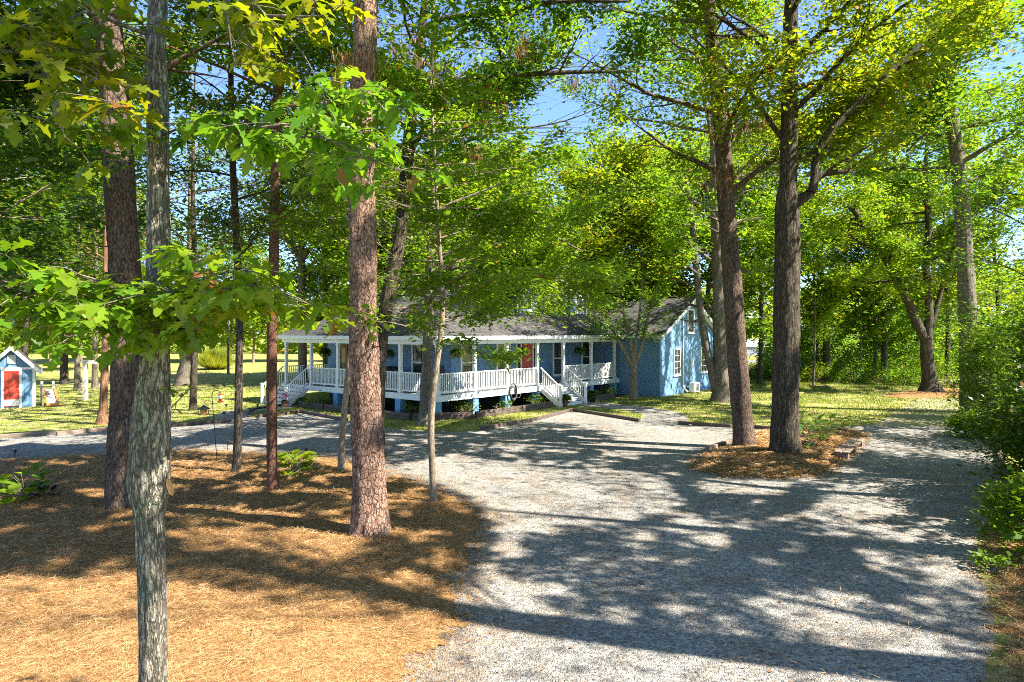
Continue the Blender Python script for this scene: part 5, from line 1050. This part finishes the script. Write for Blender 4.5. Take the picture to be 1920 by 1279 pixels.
for q_ in (-1,1):
    MB().beam((q_*.29,-.25,.66),(q_*.29,.28,.66),.08,.03).build('armrest', M['black'], t); MB().tube([(q_*.25,-.5,.1),(q_*.25,-.2,.03),(q_*.25,.15,.03),(q_*.25,.45,.1)],.025,6).build('rocker', M['black'], t)
    for y in (-.22,.22): MB().cbox((q_*.25,y,.34),(.045,.045,.62)).build('leg', M['black'], t)
w = hw(1.9,HYc(733,1.9),FL); t = thing('covered_grill', 'low dark covered grill against the grey side wall on the porch', 'grill', w, TH)
MB().lathe([(.38,0),(.42,.3),(.46,.7),(.44,.9),(.34,1.02),(.1,1.06)],(0,0,0),18).build('cover', M['black'], t, True); MB().tube([(.2,-.42,.82),(.2,-.5,.84),(-.2,-.5,.84),(-.2,-.42,.82)],.015,6).build('handle', M['metal'], t)
w = hw(HX(1302,WY-.45),WY-.45); t = thing('outdoor_air_unit', 'white outdoor air unit on the grass by the gable wall', 'air conditioner', w, TH)
MB().box((-.4,-.17,.06),(.4,.17,.66)).build('casing', M['white'], t, bevel=.015); MB().tube([(.1+.22*math.cos(a),-.175,.36+.22*math.sin(a)) for a in np.linspace(0,6.28,20)],.012,5).tube([(.1+.14*math.cos(a),-.175,.36+.14*math.sin(a)) for a in np.linspace(0,6.28,20)],.008,5).tube([(.1+.07*math.cos(a),-.175,.36+.07*math.sin(a)) for a in np.linspace(0,6.28,16)],.008,5).build('fan_guard', M['metal'], t)
MB().box((-.12,-.1735,.14),(.32,-.1705,.58)).build('fan_opening', M['dark'], t)  # dark plate stands in for the shaded hollow behind the guard
for x in (-.3,.3): MB().box((x-.05,-.15,0),(x+.05,.15,.058)).build('foot', M['black'], t)

# ------------------------------------------------------------------ small planting
for k, (px, py, r, h, lab) in enumerate(((592,765,.5,.7,'low shrub under the porch right of the side steps'),(672,772,.4,.55,'low shrub in the side bed behind the thick pine'),(768,778,.42,.55,'dark low shrub left of the near corner pier'),(874,777,.5,.62,'bright shrub in the porch bed right of the corner'),(938,768,.45,.55,'shrub in the porch bed left of the hose'),(1001,761,.5,.6,'shrub in the porch bed between hose and front steps'),(1141,744,.55,.7,'dark shrub under the porch right of the front steps'))):
    q = G(px, py); bush('porch_shrub', lab, q.x, q.y, r*1.12, h*1.1, LEAF['maple'], 300+k, 34, 20, .075, group='shrubs in the porch beds')
def leafy(name, label, loc, n, size, leaf, seed, spread=.25, h=.5, pot=None, shape=ELL):
    rng = np.random.default_rng(seed); t = thing(name, label, 'plant', loc); V = []; m = MB()
    if pot: MB().lathe([(.1,0),(.14,.22),(.15,.24),(.12,.24),(.01,.22)],(0,0,0),12).build('pot', M[pot], t, True)
    for k in range(n):
        a = k*2.4+rng.normal(0,.3); e = np.array([math.cos(a)*spread*rng.uniform(.2,1), math.sin(a)*spread*rng.uniform(.2,1), h*rng.uniform(.25,1)]); m.tube([(0,0,.02),e*np.array([.4,.4,.75]),e],[.008,.006,.004],4)
        d = unit(np.array([math.cos(a),math.sin(a),rng.uniform(-.2,.9)])); nn = np.array([-d[0]*.6,-d[1]*.6,1.0])+rng.normal(size=3)*.2; nn = unit(nn-d*(nn@d)); bb = np.cross(nn,d); s = size*rng.uniform(.6,1.2)
        V.append(e+s*(shape[:,0:1]*d+shape[:,1:2]*1.3*bb+shape[:,2:3]*nn))
    m.build('stems', BARK['smooth'], t); link('leaves', raw_mesh('leaves', np.concatenate(V), len(shape), leaf), t); return t
leafy('hosta', 'clump of broad green leaves at the left edge of the straw bed', G(45,945), 44, .36, LEAF['maple'], 1, .35, .7)
leafy('cordyline', 'small dark burgundy leaved plant right of the green clump', G(86,938), 12, .28, LEAF['burg'], 2, .15, .35)
leafy('ginger_plant', 'upright leafy green plant beside the slim red pine', G(556,900), 30, .36, LEAF['maple'], 3, .25, .75)
leafy('ginger_plant', 'low yellow green leafy plant touching the slim red pine', G(540,903), 14, .2, LEAF['yel'], 4, .2, .22)
leafy('potted_broadleaf', 'dark leaved plant in black nursery pot right of the stout oak', G(1519,846), 26, .36, LEAF['gloss'], 5, .4, 1.0, 'black')
leafy('potted_broadleaf', 'small plant in black nursery pot touching the stout oak', G(1507,842), 7, .2, LEAF['gloss'], 6, .2, .5, 'black')
leafy('young_shrub', 'upright leafy stems behind the black nursery pots', G(1540,832), 34, .3, LEAF['gloss'], 7, .4, 1.0)
q = G(8,938); tag(MB().cbox((0,0,.3),(.05,.05,.6)).build('plant_stake', M['yel'], bevel=.006), 'yellow wooden stake behind the broad green leaves', 'stake'); o = bpy.data.objects['plant_stake']; o.location = q; o.rotation_euler = (R(6),0,R(20))
# lime coloured grass clump on the lawn
q = XY(405,70); rng = np.random.default_rng(8); n = 2600; a = rng.uniform(0,6.28,n); rr = 1.0*np.sqrt(rng.random(n)); e = rng.uniform(.3,1.45,n); L = rng.uniform(1.2,2.6,n)
p0 = np.stack([rr*np.cos(a)*.7, rr*np.sin(a)*.7, np.zeros(n)],1); d = np.stack([np.cos(a)*np.cos(e), np.sin(a)*np.cos(e), np.sin(e)],1); sd = np.stack([-np.sin(a),np.cos(a),np.zeros(n)],1)*.03
V = np.stack([p0-sd,p0+sd,p0+d*L[:,None]+sd*.3,p0+d*L[:,None]-sd*.3],1).reshape(-1,3); o = link('ornamental_grass', raw_mesh('ornamental_grass', V, 4, LEAF['lime'])); o.location = q; tag(o, 'rounded lime green grass clump on the sunny lawn', 'grass clump')
# pale road through the woods, and a pale roofed building beyond it
sheet('road', [Vector((30,86,0)),Vector((130,70,0)),Vector((130,77,0)),Vector((30,94,0))], .02, M['road'])
c = XY(1418,112); s = thing('far_house', 'pale distant house glimpsed between the leaning pine and stout oak', 'house', c, R(12)); s.scale = (.6,.6,.62); MB().box((-4,0,0),(4,6,2.4)).build('wall', M['palewall'], s)
MB().add([(-4.4,-.4,2.4),(4.4,-.4,2.4),(4.4,3,4.4),(-4.4,3,4.4),(-4.4,6.4,2.4),(4.4,6.4,2.4)],[(0,1,2,3),(3,2,5,4),(0,3,4),(1,5,2)]).build('roof', M['metal'], s)
